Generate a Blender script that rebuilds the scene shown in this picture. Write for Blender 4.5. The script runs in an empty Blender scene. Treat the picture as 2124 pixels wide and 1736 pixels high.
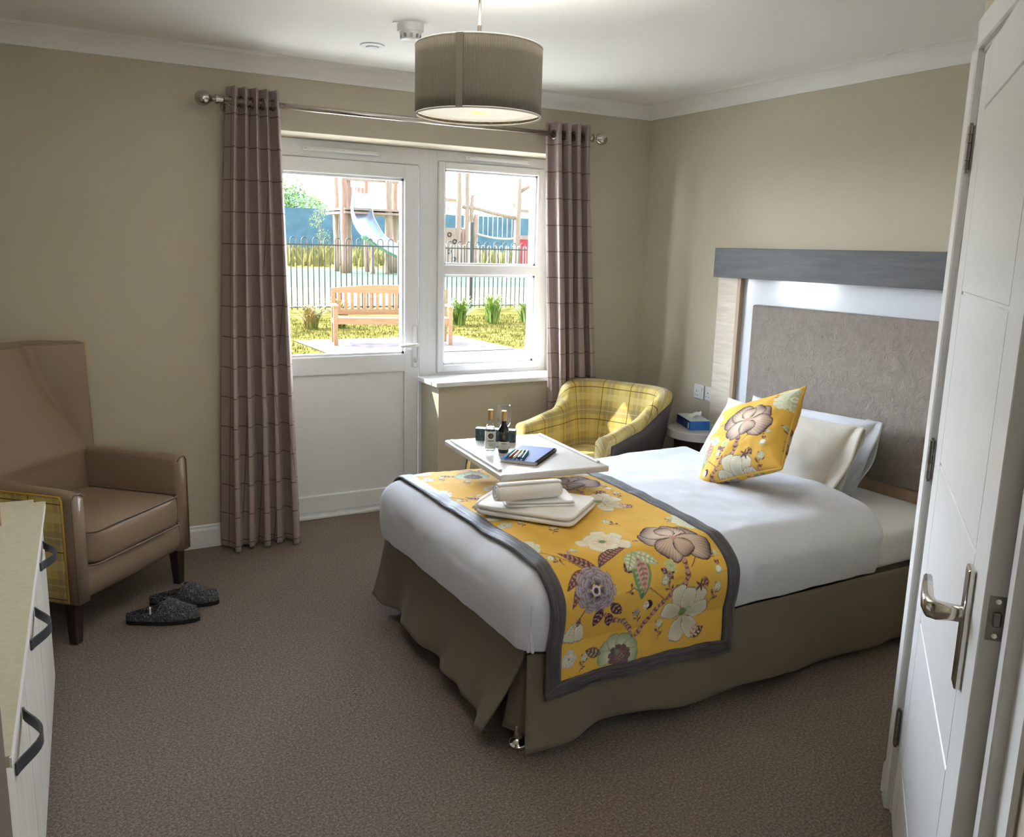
import bpy, bmesh, math, random
import numpy as np
from mathutils import Vector, Matrix, noise
random.seed(7)
rng = np.random.default_rng(5)
S = bpy.context.scene
COL = S.collection
PI = math.pi

# ------------------------------------------------------------------ colours
def lin(c):
    return tuple((x/255/12.92 if x/255 <= .04045 else ((x/255+.055)/1.055)**2.4) for x in c)

# ------------------------------------------------------------------ materials
class NT:
    def __init__(s, name):
        s.m = bpy.data.materials.new(name); s.m.use_nodes = True
        s.t = s.m.node_tree; s.n = s.t.nodes; s.b = s.n['Principled BSDF']
    def new(s, k, **kw):
        x = s.n.new(k)
        for a, v in kw.items(): setattr(x, a, v)
        return x
    def link(s, a, b): s.t.links.new(a, b)
    def coord(s, kind='Object'):
        return s.new('ShaderNodeTexCoord').outputs[kind]
    def mapping(s, src, scale=(1, 1, 1), rot=(0, 0, 0)):
        mp = s.new('ShaderNodeMapping'); mp.inputs['Scale'].default_value = scale; mp.inputs['Rotation'].default_value = rot
        s.link(src, mp.inputs[0]); return mp.outputs[0]
    def noise(s, vec, scale, detail=3, rough=.5, dist=0):
        x = s.new('ShaderNodeTexNoise'); x.inputs['Scale'].default_value = scale
        x.inputs['Detail'].default_value = detail; x.inputs['Roughness'].default_value = rough
        x.inputs['Distortion'].default_value = dist
        s.link(vec, x.inputs['Vector']); return x.outputs['Fac']
    def ramp(s, fac, stops):
        r = s.new('ShaderNodeValToRGB'); e = r.color_ramp.elements
        while len(e) < len(stops): e.new(.5)
        for k, (p, c) in enumerate(stops):
            e[k].position = p; e[k].color = (*c, 1)
        s.link(fac, r.inputs[0]); return r.outputs[0]
    def math(s, op, a, b=None):
        x = s.new('ShaderNodeMath', operation=op)
        for i, v in enumerate((a, b)):
            if v is None: continue
            if isinstance(v, (int, float)): x.inputs[i].default_value = v
            else: s.link(v, x.inputs[i])
        return x.outputs[0]
    def mix(s, fac, a, b):
        x = s.new('ShaderNodeMix', data_type='RGBA')
        if isinstance(fac, (int, float)): x.inputs[0].default_value = fac
        else: s.link(fac, x.inputs[0])
        for i, v in ((6, a), (7, b)):
            if isinstance(v, tuple): x.inputs[i].default_value = (*v, 1)
            else: s.link(v, x.inputs[i])
        return x.outputs[2]
    def bump(s, h, strength=.3, dist=.002):
        x = s.new('ShaderNodeBump'); x.inputs['Strength'].default_value = strength; x.inputs['Distance'].default_value = dist
        s.link(h, x.inputs['Height']); s.link(x.outputs[0], s.b.inputs['Normal'])

def mat(name, rgb, rough=.6, metal=0., spec=.5, sheen=0., bump=None, var=None, coat=0., trans=0.):
    k = NT(name); b = k.b
    b.inputs['Base Color'].default_value = (*lin(rgb), 1); b.inputs['Roughness'].default_value = rough
    b.inputs['Metallic'].default_value = metal; b.inputs['Specular IOR Level'].default_value = spec
    b.inputs['Sheen Weight'].default_value = sheen; b.inputs['Coat Weight'].default_value = coat
    if trans: b.inputs['Transmission Weight'].default_value = trans
    if bump:
        sc, st, di = bump; k.bump(k.noise(k.coord(), sc, 4), st, di)
    if var:
        sc, rgb2 = var
        k.link(k.ramp(k.noise(k.coord(), sc, 4), [(.35, lin(rgb)), (.65, lin(rgb2))]), b.inputs['Base Color'])
    return k.m

def wood(name, c1, c2, axis=0, rough=.45, scale=6, bump=.1):
    k = NT(name); sc = [scale*4]*3; sc[axis] = scale*.35
    v = k.mapping(k.coord(), tuple(sc))
    f = k.noise(v, 1.6, 6, .6, .6)
    k.link(k.ramp(f, [(.3, lin(c1)), (.5, lin(tuple((a+b)/2 for a, b in zip(c1, c2)))), (.7, lin(c2))]), k.b.inputs['Base Color'])
    k.b.inputs['Roughness'].default_value = rough
    k.bump(f, bump, .001); return k.m

def plaid(name, base, bands, rough=.8, sheen=.2, weave=.25, transl=0.):
    """bands: (axis, period, centre, halfwidth, colour, alpha) in metres along the UV"""
    k = NT(name); uv = k.new('ShaderNodeUVMap').outputs[0]
    sx = k.new('ShaderNodeSeparateXYZ'); k.link(uv, sx.inputs[0])
    cur = lin(base)
    for ax, per, cen, hw, c, al in bands:
        t = k.math('FRACT', k.math('ADD', k.math('DIVIDE', sx.outputs[ax], per), .5-cen/per))
        d = k.math('ABSOLUTE', k.math('SUBTRACT', t, .5))
        f = k.math('MULTIPLY', k.math('LESS_THAN', d, hw/per), al)
        cur = k.mix(f, cur, lin(c))
    w = k.noise(k.coord('Object'), 900, 1)
    cur = k.mix(k.math('MULTIPLY', w, .18), cur, lin(tuple(x*.55 for x in base)))
    k.link(cur, k.b.inputs['Base Color'])
    k.b.inputs['Roughness'].default_value = rough; k.b.inputs['Sheen Weight'].default_value = sheen
    k.b.inputs['Specular IOR Level'].default_value = .25
    k.bump(w, weave, .0006)
    if transl:
        tr = k.new('ShaderNodeBsdfTranslucent'); mx = k.new('ShaderNodeMixShader'); mx.inputs[0].default_value = transl
        out = k.n['Material Output']; k.link(cur, tr.inputs[0])
        k.link(k.b.outputs[0], mx.inputs[1]); k.link(tr.outputs[0], mx.inputs[2]); k.link(mx.outputs[0], out.inputs[0])
    return k.m

def emat(name, rgb, st):
    k = NT(name); k.b.inputs['Base Color'].default_value = (*lin(rgb), 1)
    k.b.inputs['Emission Color'].default_value = (*lin(rgb), 1); k.b.inputs['Emission Strength'].default_value = st
    return k.m

def pane_mat():
    k = NT('window_glass'); out = k.n['Material Output']
    tr = k.new('ShaderNodeBsdfTransparent'); gl = k.new('ShaderNodeBsdfGlossy'); gl.inputs['Roughness'].default_value = .02
    tr.inputs[0].default_value = (.97, .985, .98, 1)
    fr = k.new('ShaderNodeFresnel'); fr.inputs[0].default_value = 1.35
    ge = k.new('ShaderNodeNewGeometry'); ff = k.math('MULTIPLY', fr.outputs[0], k.math('SUBTRACT', 1, ge.outputs['Backfacing']))
    mx = k.new('ShaderNodeMixShader'); k.link(ff, mx.inputs[0]); k.link(tr.outputs[0], mx.inputs[1]); k.link(gl.outputs[0], mx.inputs[2])
    k.link(mx.outputs[0], out.inputs[0]); return k.m

M = {}
def carpet():
    k = NT('carpet'); o = k.coord()
    fine = k.noise(o, 420, 4, .75); mid = k.noise(o, 130, 4, .6); big = k.noise(o, 2.2, 3)
    f = k.math('ADD', k.math('MULTIPLY', fine, .6), k.math('MULTIPLY', mid, .4))
    c = k.ramp(f, [(.38, lin((58, 48, 41))), (.5, lin((117, 100, 86))), (.62, lin((184, 167, 152)))])
    c = k.mix(k.math('MULTIPLY', big, .25), c, lin((96, 82, 71)))
    k.link(c, k.b.inputs['Base Color']); k.b.inputs['Roughness'].default_value = .95
    k.b.inputs['Specular IOR Level'].default_value = .1; k.b.inputs['Sheen Weight'].default_value = .15
    k.bump(f, .9, .006); return k.m
M['carpet'] = carpet()
M['wall'] = mat('wall_paint', (196, 188, 168), .75, spec=.25, bump=(160, .08, .001))
M['white_wall'] = mat('ceiling_paint', (244, 242, 237), .85, spec=.2, bump=(120, .05, .001))
M['coving'] = mat('coving_paint', (240, 238, 232), .7, spec=.3)
M['gloss'] = mat('white_gloss_paint', (228, 229, 230), .33)
M['upvc'] = mat('white_upvc', (232, 234, 236), .28)
M['gasket'] = mat('grey_rubber_gasket', (120, 125, 132), .6)
M['chrome'] = mat('polished_chrome', (225, 222, 215), .12, 1.)
M['satin'] = mat('satin_nickel', (196, 189, 180), .17, 1.)
M['steel'] = mat('brushed_steel', (140, 136, 132), .4, 1.)
M['curtain'] = plaid('checked_curtain_cloth', (176, 157, 150), [(0, .145, .05, .0022, (120, 88, 74), .9), (1, .15, .04, .0026, (112, 80, 68), .95)], transl=.12)
YB = (208, 182, 98)
TB = []
for ax_ in (0, 1):
    TB += [(ax_, .19, .055, .026, (150, 134, 100), .5), (ax_, .19, .135, .020, (222, 206, 138), .55), (ax_, .19, .055, .0028, (222, 218, 190), .4)]
for ax_ in (0, 1): TB += [(ax_, .19, .0, .0022, (84, 62, 30), .95)]
M['tartan'] = plaid('yellow_tartan', YB, TB)
M['leather'] = mat('taupe_leather', (143, 123, 104), .33, spec=.45, bump=(420, .12, .0008))
M['leather_pipe'] = mat('taupe_leather_piping', (118, 100, 84), .4)
M['leather_dark'] = mat('charcoal_leather', (74, 68, 62), .5, bump=(420, .1, .0008))
M['darkwood'] = wood('dark_stained_wood', (40, 32, 27), (62, 50, 42), 2, .35)
M['greywood'] = wood('grey_wood_laminate', (62, 63, 66), (84, 86, 89), 1, .6)
M['palewood'] = wood('pale_wood_laminate', (196, 184, 166), (222, 212, 196), 1, .5, 7)
M['palewood_edge'] = wood('pale_wood_edge', (166, 142, 118), (184, 160, 136), 2, .5)
M['sidewood'] = wood('pale_ash_laminate', (192, 184, 172), (214, 207, 196), 2, .45, 5)
M['sidetop'] = mat('cream_laminate', (196, 190, 164), .5, var=(60, (204, 198, 174)))
M['brownwood'] = wood('brown_wood_laminate', (92, 76, 66), (110, 92, 80), 2, .5)
M['glasspanel'] = mat('white_back_painted_glass', (214, 218, 226), .12, spec=.35)
def padmat():
    k = NT('crushed_taupe_fabric'); o = k.mapping(k.coord(), (1, 1, .8))
    n1 = k.noise(o, 24, 7, .66, 1.1); n2 = k.noise(o, 260, 2)
    r = k.new('ShaderNodeMath', operation='ABSOLUTE'); k.link(k.math('SUBTRACT', n1, .5), r.inputs[0])
    h = k.math('ADD', k.math('MULTIPLY', r.outputs[0], -3.), k.math('MULTIPLY', n2, .12))
    k.link(k.ramp(n1, [(.3, lin((118, 107, 97))), (.7, lin((138, 126, 116)))]), k.b.inputs['Base Color'])
    k.b.inputs['Roughness'].default_value = .6; k.b.inputs['Sheen Weight'].default_value = .3
    k.bump(h, .8, .005); return k.m
M['pad'] = padmat()
M['linen'] = mat('white_bed_linen', (212, 215, 224), .85, spec=.15, sheen=.05, bump=(14, .1, .012))
M['linen_cream'] = mat('ivory_pillow_linen', (220, 216, 208), .8, spec=.2, sheen=.2, bump=(14, .1, .012))
M['sheet'] = mat('white_fitted_sheet', (226, 227, 228), .8, spec=.2)
M['valance'] = mat('taupe_valance_cloth', (113, 103, 86), .75, spec=.2, sheen=.1, bump=(700, .2, .0006))
def border():
    k = NT('pleated_charcoal_cloth'); uv = k.new('ShaderNodeUVMap').outputs[0]
    v = k.mapping(uv, (7, 130, 1)); f = k.noise(v, 1., 3, .55, .6)
    k.link(k.ramp(f, [(.3, lin((44, 41, 43))), (.7, lin((80, 76, 78)))]), k.b.inputs['Base Color'])
    k.b.inputs['Roughness'].default_value = .55; k.b.inputs['Sheen Weight'].default_value = .15
    k.bump(f, .9, .005); return k.m
M['border'] = border()
def floral():
    k = NT('yellow_floral_print'); a = k.new('ShaderNodeVertexColor'); a.layer_name = 'Col'
    k.link(a.outputs[0], k.b.inputs['Base Color']); k.b.inputs['Roughness'].default_value = .8
    k.b.inputs['Specular IOR Level'].default_value = .2; k.bump(k.noise(k.coord(), 800, 1), .15, .0005); return k.m
M['floral'] = floral()
M['yellow_pipe'] = mat('yellow_piping', (214, 168, 60), .6)
M['towel'] = mat('white_terry_towelling', (244, 241, 235), .95, spec=.1, sheen=.4, bump=(420, .7, .0025))
M['tabletop'] = mat('pale_grey_laminate', (196, 190, 182), .32, var=(9, (200, 195, 188)))
M['ribbed'] = None
def shade():
    k = NT('ribbed_taupe_shade'); uv = k.new('ShaderNodeUVMap').outputs[0]
    sx = k.new('ShaderNodeSeparateXYZ'); k.link(uv, sx.inputs[0])
    w = k.math('SINE', k.math('MULTIPLY', sx.outputs[0], 2*PI/.0042))
    c = k.mix(k.math('MULTIPLY', k.math('ADD', w, 1), .5), lin((112, 105, 92)), lin((134, 126, 112)))
    k.link(c, k.b.inputs['Base Color']); k.b.inputs['Roughness'].default_value = .75
    k.bump(w, .5, .0012); return k.m
M['ribbed'] = shade()
M['diffuser'] = emat('opal_diffuser', (236, 228, 206), .4)
M['bulbglow'] = emat('lamp_glow', (226, 226, 120), .9)
M['plastic'] = mat('white_plastic', (232, 232, 232), .35)
M['black'] = mat('black_plastic', (24, 24, 26), .5)
M['felt'] = mat('grey_marl_felt', (52, 52, 54), .95, spec=.1, bump=(260, .9, .004))
def felt():
    k = NT('grey_marl_felt_flecked'); o = k.coord(); f = k.noise(o, 190, 5, .75, .8)
    k.link(k.ramp(f, [(.38, lin((26, 25, 26))), (.52, lin((74, 74, 78))), (.66, lin((160, 162, 166)))]), k.b.inputs['Base Color'])
    k.b.inputs['Roughness'].default_value = .95; k.bump(f, .8, .004); return k.m
M['felt'] = felt()
M['sole'] = mat('black_rubber_sole', (22, 20, 20), .7)
M['strap'] = mat('dark_grey_strap', (56, 58, 64), .45)
M['redglass'] = mat('dark_wine_glass', (14, 6, 10), .06, coat=.5)
M['label_dark'] = mat('black_label', (30, 30, 28), .5)
M['gold'] = mat('gold_screw_cap', (186, 152, 92), .35, .6)
M['label'] = mat('pale_paper_label', (214, 216, 206), .6)
M['label_gold'] = mat('gold_print', (170, 160, 110), .5)
def clear(name, col=(1, 1, 1)):
    k = NT(name); out = k.n['Material Output']
    tr = k.new('ShaderNodeBsdfTransparent'); tr.inputs[0].default_value = (*col, 1)
    gl = k.new('ShaderNodeBsdfGlossy'); gl.inputs['Roughness'].default_value = .03
    lw = k.new('ShaderNodeLayerWeight'); lw.inputs[0].default_value = .35
    f = k.math('ADD', k.math('MULTIPLY', lw.outputs['Facing'], .6), .06)
    mx = k.new('ShaderNodeMixShader'); k.link(f, mx.inputs[0]); k.link(tr.outputs[0], mx.inputs[1]); k.link(gl.outputs[0], mx.inputs[2])
    k.link(mx.outputs[0], out.inputs[0]); return k.m
M['clear'] = clear('clear_glass'); M['clear_green'] = clear('pale_green_glass', (.8, .86, .78))
M['pane'] = pane_mat()
M['teal'] = mat('teal_patterned_card', (28, 52, 56), .5, var=(70, (66, 96, 100)))
M['tealtop'] = mat('pale_teal_card', (150, 190, 190), .5)
M['blue'] = mat('blue_notebook_cover', (58, 82, 150), .6, spec=.25)
M['bluebox'] = mat('blue_tissue_box_card', (30, 104, 178), .45)
M['navy'] = mat('navy_tissue_box_card', (22, 50, 110), .45)
M['whitecard'] = mat('white_tissue_box_card', (206, 214, 226), .45)
M['tissue'] = mat('white_tissue', (240, 240, 240), .9)
M['paper'] = mat('white_paper', (225, 225, 220), .8)
M['crate'] = wood('pale_crate_wood', (176, 148, 120), (204, 178, 148), 0, .7)
# outdoors
M['teak'] = wood('pale_teak', (138, 98, 62), (160, 120, 80), 0, .6)
M['timber'] = wood('weathered_timber', (140, 116, 98), (176, 150, 128), 2, .8, 3)
M['timber_red'] = wood('reddish_timber', (146, 108, 92), (172, 134, 114), 2, .8, 3)
M['fence'] = mat('dark_painted_steel', (58, 62, 52), .5)
M['fence_pale'] = mat('galvanised_steel', (190, 192, 190), .4, .3)
M['hoarding'] = mat('blue_hoarding_paint', (84, 112, 126), .7, spec=.0, var=(.6, (98, 130, 146)))
M['grass'] = mat('dry_lawn', (84, 82, 34), .95, spec=.0, var=(3, (122, 110, 62)), bump=(60, .6, .03))
M['meadow'] = mat('meadow_grass', (104, 104, 58), .95, spec=.0, var=(.8, (148, 136, 84)))
M['rubber'] = mat('green_rubber_surface', (98, 118, 98), .9, spec=.0)
M['gravel'] = mat('pale_gravel', (142, 126, 104), .95, spec=.0, var=(1.5, (166, 150, 126)))
M['slab'] = mat('grey_paving', (112, 102, 100), .9, spec=.0, var=(5, (132, 120, 116)))
M['terrace'] = mat('pale_concrete_terrace', (218, 212, 204), .9, spec=.0, var=(5, (228, 222, 214)))
M['leafA'] = mat('fresh_green_leaves', (82, 118, 50), .7, var=(2, (122, 150, 72)))
M['leafB'] = mat('strap_green_leaves', (84, 118, 40), .6, var=(4, (134, 146, 60)))
M['leafC'] = mat('russet_grass_leaves', (150, 120, 70), .7, var=(4, (112, 130, 50)))
M['bark'] = mat('tree_bark', (110, 92, 78), .9)
M['slidesteel'] = mat('stainless_slide_steel', (196, 202, 216), .3, .7)
M['slidegreen'] = mat('green_slide_shell', (92, 132, 92), .5)
M['redpanel'] = mat('red_play_panel', (190, 34, 48), .6)
M['roof'] = mat('pale_blue_roof', (150, 178, 190), .7)
M['rope'] = mat('pale_rope', (196, 180, 160), .8)
M['dark_interior'] = mat('ensuite_paint', (150, 146, 138), .8)

# ------------------------------------------------------------------ object helpers
def link(o, parent=None, m=None, smooth=False):
    COL.objects.link(o)
    if parent is not None: o.parent = parent
    if m is not None: o.data.materials.append(m)
    if smooth and o.type == 'MESH':
        o.data.polygons.foreach_set('use_smooth', [True]*len(o.data.polygons))
    return o
def tag(o, label=None, cat=None, group=None, kind=None):
    if label: o['label'] = label
    if cat: o['category'] = cat
    if group: o['group'] = group
    if kind: o['kind'] = kind
    return o
def thing(name, label, cat, loc=(0, 0, 0), rz=0, group=None):
    o = bpy.data.objects.new(name, None); o.empty_display_size = .05; COL.objects.link(o)
    o.location = loc; o.rotation_euler = (0, 0, rz); tag(o, label, cat, group); return o
def mesh(name, V, F, m=None, parent=None, smooth=False, uv=None, col=None):
    me = bpy.data.meshes.new(name); me.from_pydata([tuple(v) for v in V], [], F); me.update()
    if uv is not None:
        l = me.uv_layers.new(name='UVMap'); idx = np.empty(len(me.loops), 'i'); me.loops.foreach_get('vertex_index', idx)
        l.data.foreach_set('uv', np.asarray(uv, 'f')[idx].ravel())
    if col is not None:
        a = me.color_attributes.new('Col', 'FLOAT_COLOR', 'POINT')
        c = np.ones((len(V), 4), 'f'); c[:, :3] = col; a.data.foreach_set('color', c.ravel())
    return link(bpy.data.objects.new(name, me), parent, m, smooth)
def grid(name, P, m, parent=None, uv=None, col=None, cu=False, cv=False, thick=0, smooth=True, caps=False, flip=False):
    P = np.asarray(P, float); nu, nv = P.shape[:2]
    V = P.reshape(-1, 3); F = []
    for i in range(nu if cu else nu-1):
        for j in range(nv if cv else nv-1):
            a, b, c, d = i*nv+j, ((i+1) % nu)*nv+j, ((i+1) % nu)*nv+(j+1) % nv, i*nv+(j+1) % nv
            F.append((a, d, c, b) if flip else (a, b, c, d))
    if caps and cv:
        F.append(tuple(range(nv))); F.append(tuple(reversed(range((nu-1)*nv, nu*nv))))
    o = mesh(name, V, F, m, parent, smooth, None if uv is None else np.asarray(uv).reshape(-1, 2), None if col is None else np.asarray(col).reshape(-1, 3))
    if thick:
        s = o.modifiers.new('solid', 'SOLIDIFY'); s.thickness = thick; s.offset = 0
    return o
def bm_obj(name, bm, m, parent=None, smooth=False):
    bmesh.ops.recalc_face_normals(bm, faces=bm.faces)
    me = bpy.data.meshes.new(name); bm.to_mesh(me); bm.free(); return link(bpy.data.objects.new(name, me), parent, m, smooth)
def add_box(bm, lo, hi, rot=None, piv=None, bev=0, seg=2):
    vs = [bm.verts.new((x, y, z)) for x in (lo[0], hi[0]) for y in (lo[1], hi[1]) for z in (lo[2], hi[2])]
    fs = [bm.faces.new([vs[i] for i in q]) for q in ((0, 1, 3, 2), (4, 6, 7, 5), (0, 4, 5, 1), (2, 3, 7, 6), (0, 2, 6, 4), (1, 5, 7, 3))]
    if rot is not None: bmesh.ops.rotate(bm, verts=vs, cent=piv or (0, 0, 0), matrix=rot)
    if bev:
        es = list({e for f in fs for e in f.edges}); bmesh.ops.bevel(bm, geom=es, offset=bev, segments=seg, affect='EDGES', profile=.5)
def box(name, lo, hi, m, parent=None, bev=0, seg=2, rot=None, piv=None, smooth=False):
    bm = bmesh.new(); add_box(bm, lo, hi, rot, piv, bev, seg); return bm_obj(name, bm, m, parent, smooth)
def boxes(name, L, m, parent=None, bev=0):
    bm = bmesh.new()
    for lo, hi in L: add_box(bm, lo, hi, bev=bev, seg=1)
    return bm_obj(name, bm, m, parent)
def tube_pts(pts, r, n=10, closed=False):
    pts = [Vector(p) for p in pts]; N = len(pts); rings = []
    up = None
    for i, p in enumerate(pts):
        a = pts[(i-1) % N] if (closed or i > 0) else p; b = pts[(i+1) % N] if (closed or i < N-1) else p
        t = (b-a).normalized()
        if up is None:
            up = Vector((0, 0, 1)) if abs(t.z) < .9 else Vector((1, 0, 0))
        x = t.cross(up)
        if x.length < 1e-5: x = t.cross(Vector((0, 1, 0)))
        x.normalize(); y = x.cross(t).normalized(); up = y
        rr = r[i] if isinstance(r, (list, tuple)) else r
        rings.append([p+x*math.cos(2*PI*k/n)*rr+y*math.sin(2*PI*k/n)*rr for k in range(n)])
    return rings
def add_tube(bm, pts, r, n=10, closed=False, cap=True):
    R = tube_pts(pts, r, n, closed); vs = [[bm.verts.new(q) for q in ring] for ring in R]
    for i in range(len(R) if closed else len(R)-1):
        j = (i+1) % len(R)
        for k in range(n): bm.faces.new((vs[i][k], vs[i][(k+1) % n], vs[j][(k+1) % n], vs[j][k]))
    if cap and not closed: bm.faces.new(list(reversed(vs[0]))); bm.faces.new(vs[-1])
def tube(name, pts, r, m, parent=None, n=12, closed=False):
    bm = bmesh.new(); add_tube(bm, pts, r, n, closed); return bm_obj(name, bm, m, parent, True)
def lathe(name, prof, m, parent=None, n=40, loc=(0, 0, 0), cap=True, rot=None):
    bm = bmesh.new(); rings = []
    for r, z in prof:
        rings.append([bm.verts.new((r*math.cos(2*PI*k/n), r*math.sin(2*PI*k/n), z)) for k in range(n)] if r > 1e-6 else [bm.verts.new((0, 0, z))])
    for a, b in zip(rings, rings[1:]):
        for k in range(n):
            k2 = (k+1) % n
            if len(a) == 1: bm.faces.new((a[0], b[k2], b[k]))
            elif len(b) == 1: bm.faces.new((a[k], a[k2], b[0]))
            else: bm.faces.new((a[k], a[k2], b[k2], b[k]))
    if rot is not None: bmesh.ops.rotate(bm, verts=bm.verts, cent=(0, 0, 0), matrix=rot)
    bmesh.ops.translate(bm, verts=bm.verts, vec=loc)
    o = bm_obj(name, bm, m, parent, True)
    e = o.modifiers.new('es', 'EDGE_SPLIT'); e.split_angle = math.radians(40); return o
def prism(name, poly, z0, z1, m, parent=None, bev=0, seg=2, smooth=False):
    bm = bmesh.new(); lo = [bm.verts.new((x, y, z0)) for x, y in poly]; hi = [bm.verts.new((x, y, z1)) for x, y in poly]
    n = len(poly); bm.faces.new(list(reversed(lo))); top = bm.faces.new(hi)
    for i in range(n): bm.faces.new((lo[i], lo[(i+1) % n], hi[(i+1) % n], hi[i]))
    if bev: bmesh.ops.bevel(bm, geom=list(top.edges), offset=bev, segments=seg, affect='EDGES')
    return bm_obj(name, bm, m, parent, smooth)
def sweep_profile(name, prof, a, b, out, m, z=0, kind='structure'):
    """extrude a (out, up) profile from a to b along a wall; out = direction into the room"""
    a, b, o = Vector((*a, z)), Vector((*b, z)), Vector((*out, 0))
    V = [p+o*u+Vector((0, 0, w)) for p in (a, b) for u, w in prof]; n = len(prof)
    F = [(i, (i+1) % n, n+(i+1) % n, n+i) for i in range(n)]+[tuple(range(n)), tuple(reversed(range(n, 2*n)))]
    ob = mesh(name, V, F, m)
    bm = bmesh.new(); bm.from_mesh(ob.data); bmesh.ops.recalc_face_normals(bm, faces=bm.faces); bm.to_mesh(ob.data); bm.free()
    return tag(ob, kind=kind)
def subsurf(o, n=2):
    s = o.modifiers.new('sub', 'SUBSURF'); s.levels = n; s.render_levels = n; return o
def rbox(name, lo, hi, m, parent=None, r=.03, puff=0., n=2, rot=None, piv=None, seg=4):
    """soft upholstered block: rounded edges with a slight crown"""
    bm = bmesh.new(); add_box(bm, lo, hi, bev=0)
    bmesh.ops.subdivide_edges(bm, edges=list(bm.edges), cuts=7, use_grid_fill=True)
    c = [(a+b)/2 for a, b in zip(lo, hi)]; h = [(b-a)/2 for a, b in zip(lo, hi)]
    for v in bm.verts:
        d = [v.co[i]-c[i] for i in range(3)]
        q = [max(-(h[i]-r), min(h[i]-r, d[i])) for i in range(3)]
        e = Vector([d[i]-q[i] for i in range(3)])
        if e.length > 1e-6:
            mx = max(abs(x) for x in e); e = e.normalized()*r*min(1, mx/r) if mx > 0 else e
        nrm = Vector([d[i]/h[i] if h[i] else 0 for i in range(3)])
        pf = puff*(1-min(1, abs(nrm.x))**2)*(1-min(1, abs(nrm.y))**2) if abs(nrm.z) > .99 else (puff*.6*(1-min(1, abs(nrm.z))**2) if max(abs(nrm.x), abs(nrm.y)) > .99 else 0)
        ax = max(range(3), key=lambda i: abs(nrm[i]))
        p = Vector([c[i]+q[i]+e[i] for i in range(3)]); p[ax] += math.copysign(pf, d[ax]); v.co = p
    if rot is not None: bmesh.ops.rotate(bm, verts=bm.verts, cent=piv or (0, 0, 0), matrix=rot)
    o = bm_obj(name, bm, m, parent, True); subsurf(o, n-1 if n > 1 else 1)
    me = o.data; uvl = me.uv_layers.new(name='UVMap')
    for p in me.polygons:
        ax = max(range(3), key=lambda i: abs(p.normal[i]))
        for li in p.loop_indices:
            co = me.vertices[me.loops[li].vertex_index].co
            uvl.data[li].uv = (co.x, co.z) if ax == 1 else ((co.y, co.z) if ax == 0 else (co.x, co.y))
    return o
def RZ(a): return Matrix.Rotation(a, 3, 'Z')
def fbm(x, y, z=0., oct=3):
    return noise.fractal(Vector((x, y, z)), 1.0, 2.0, oct)

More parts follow.
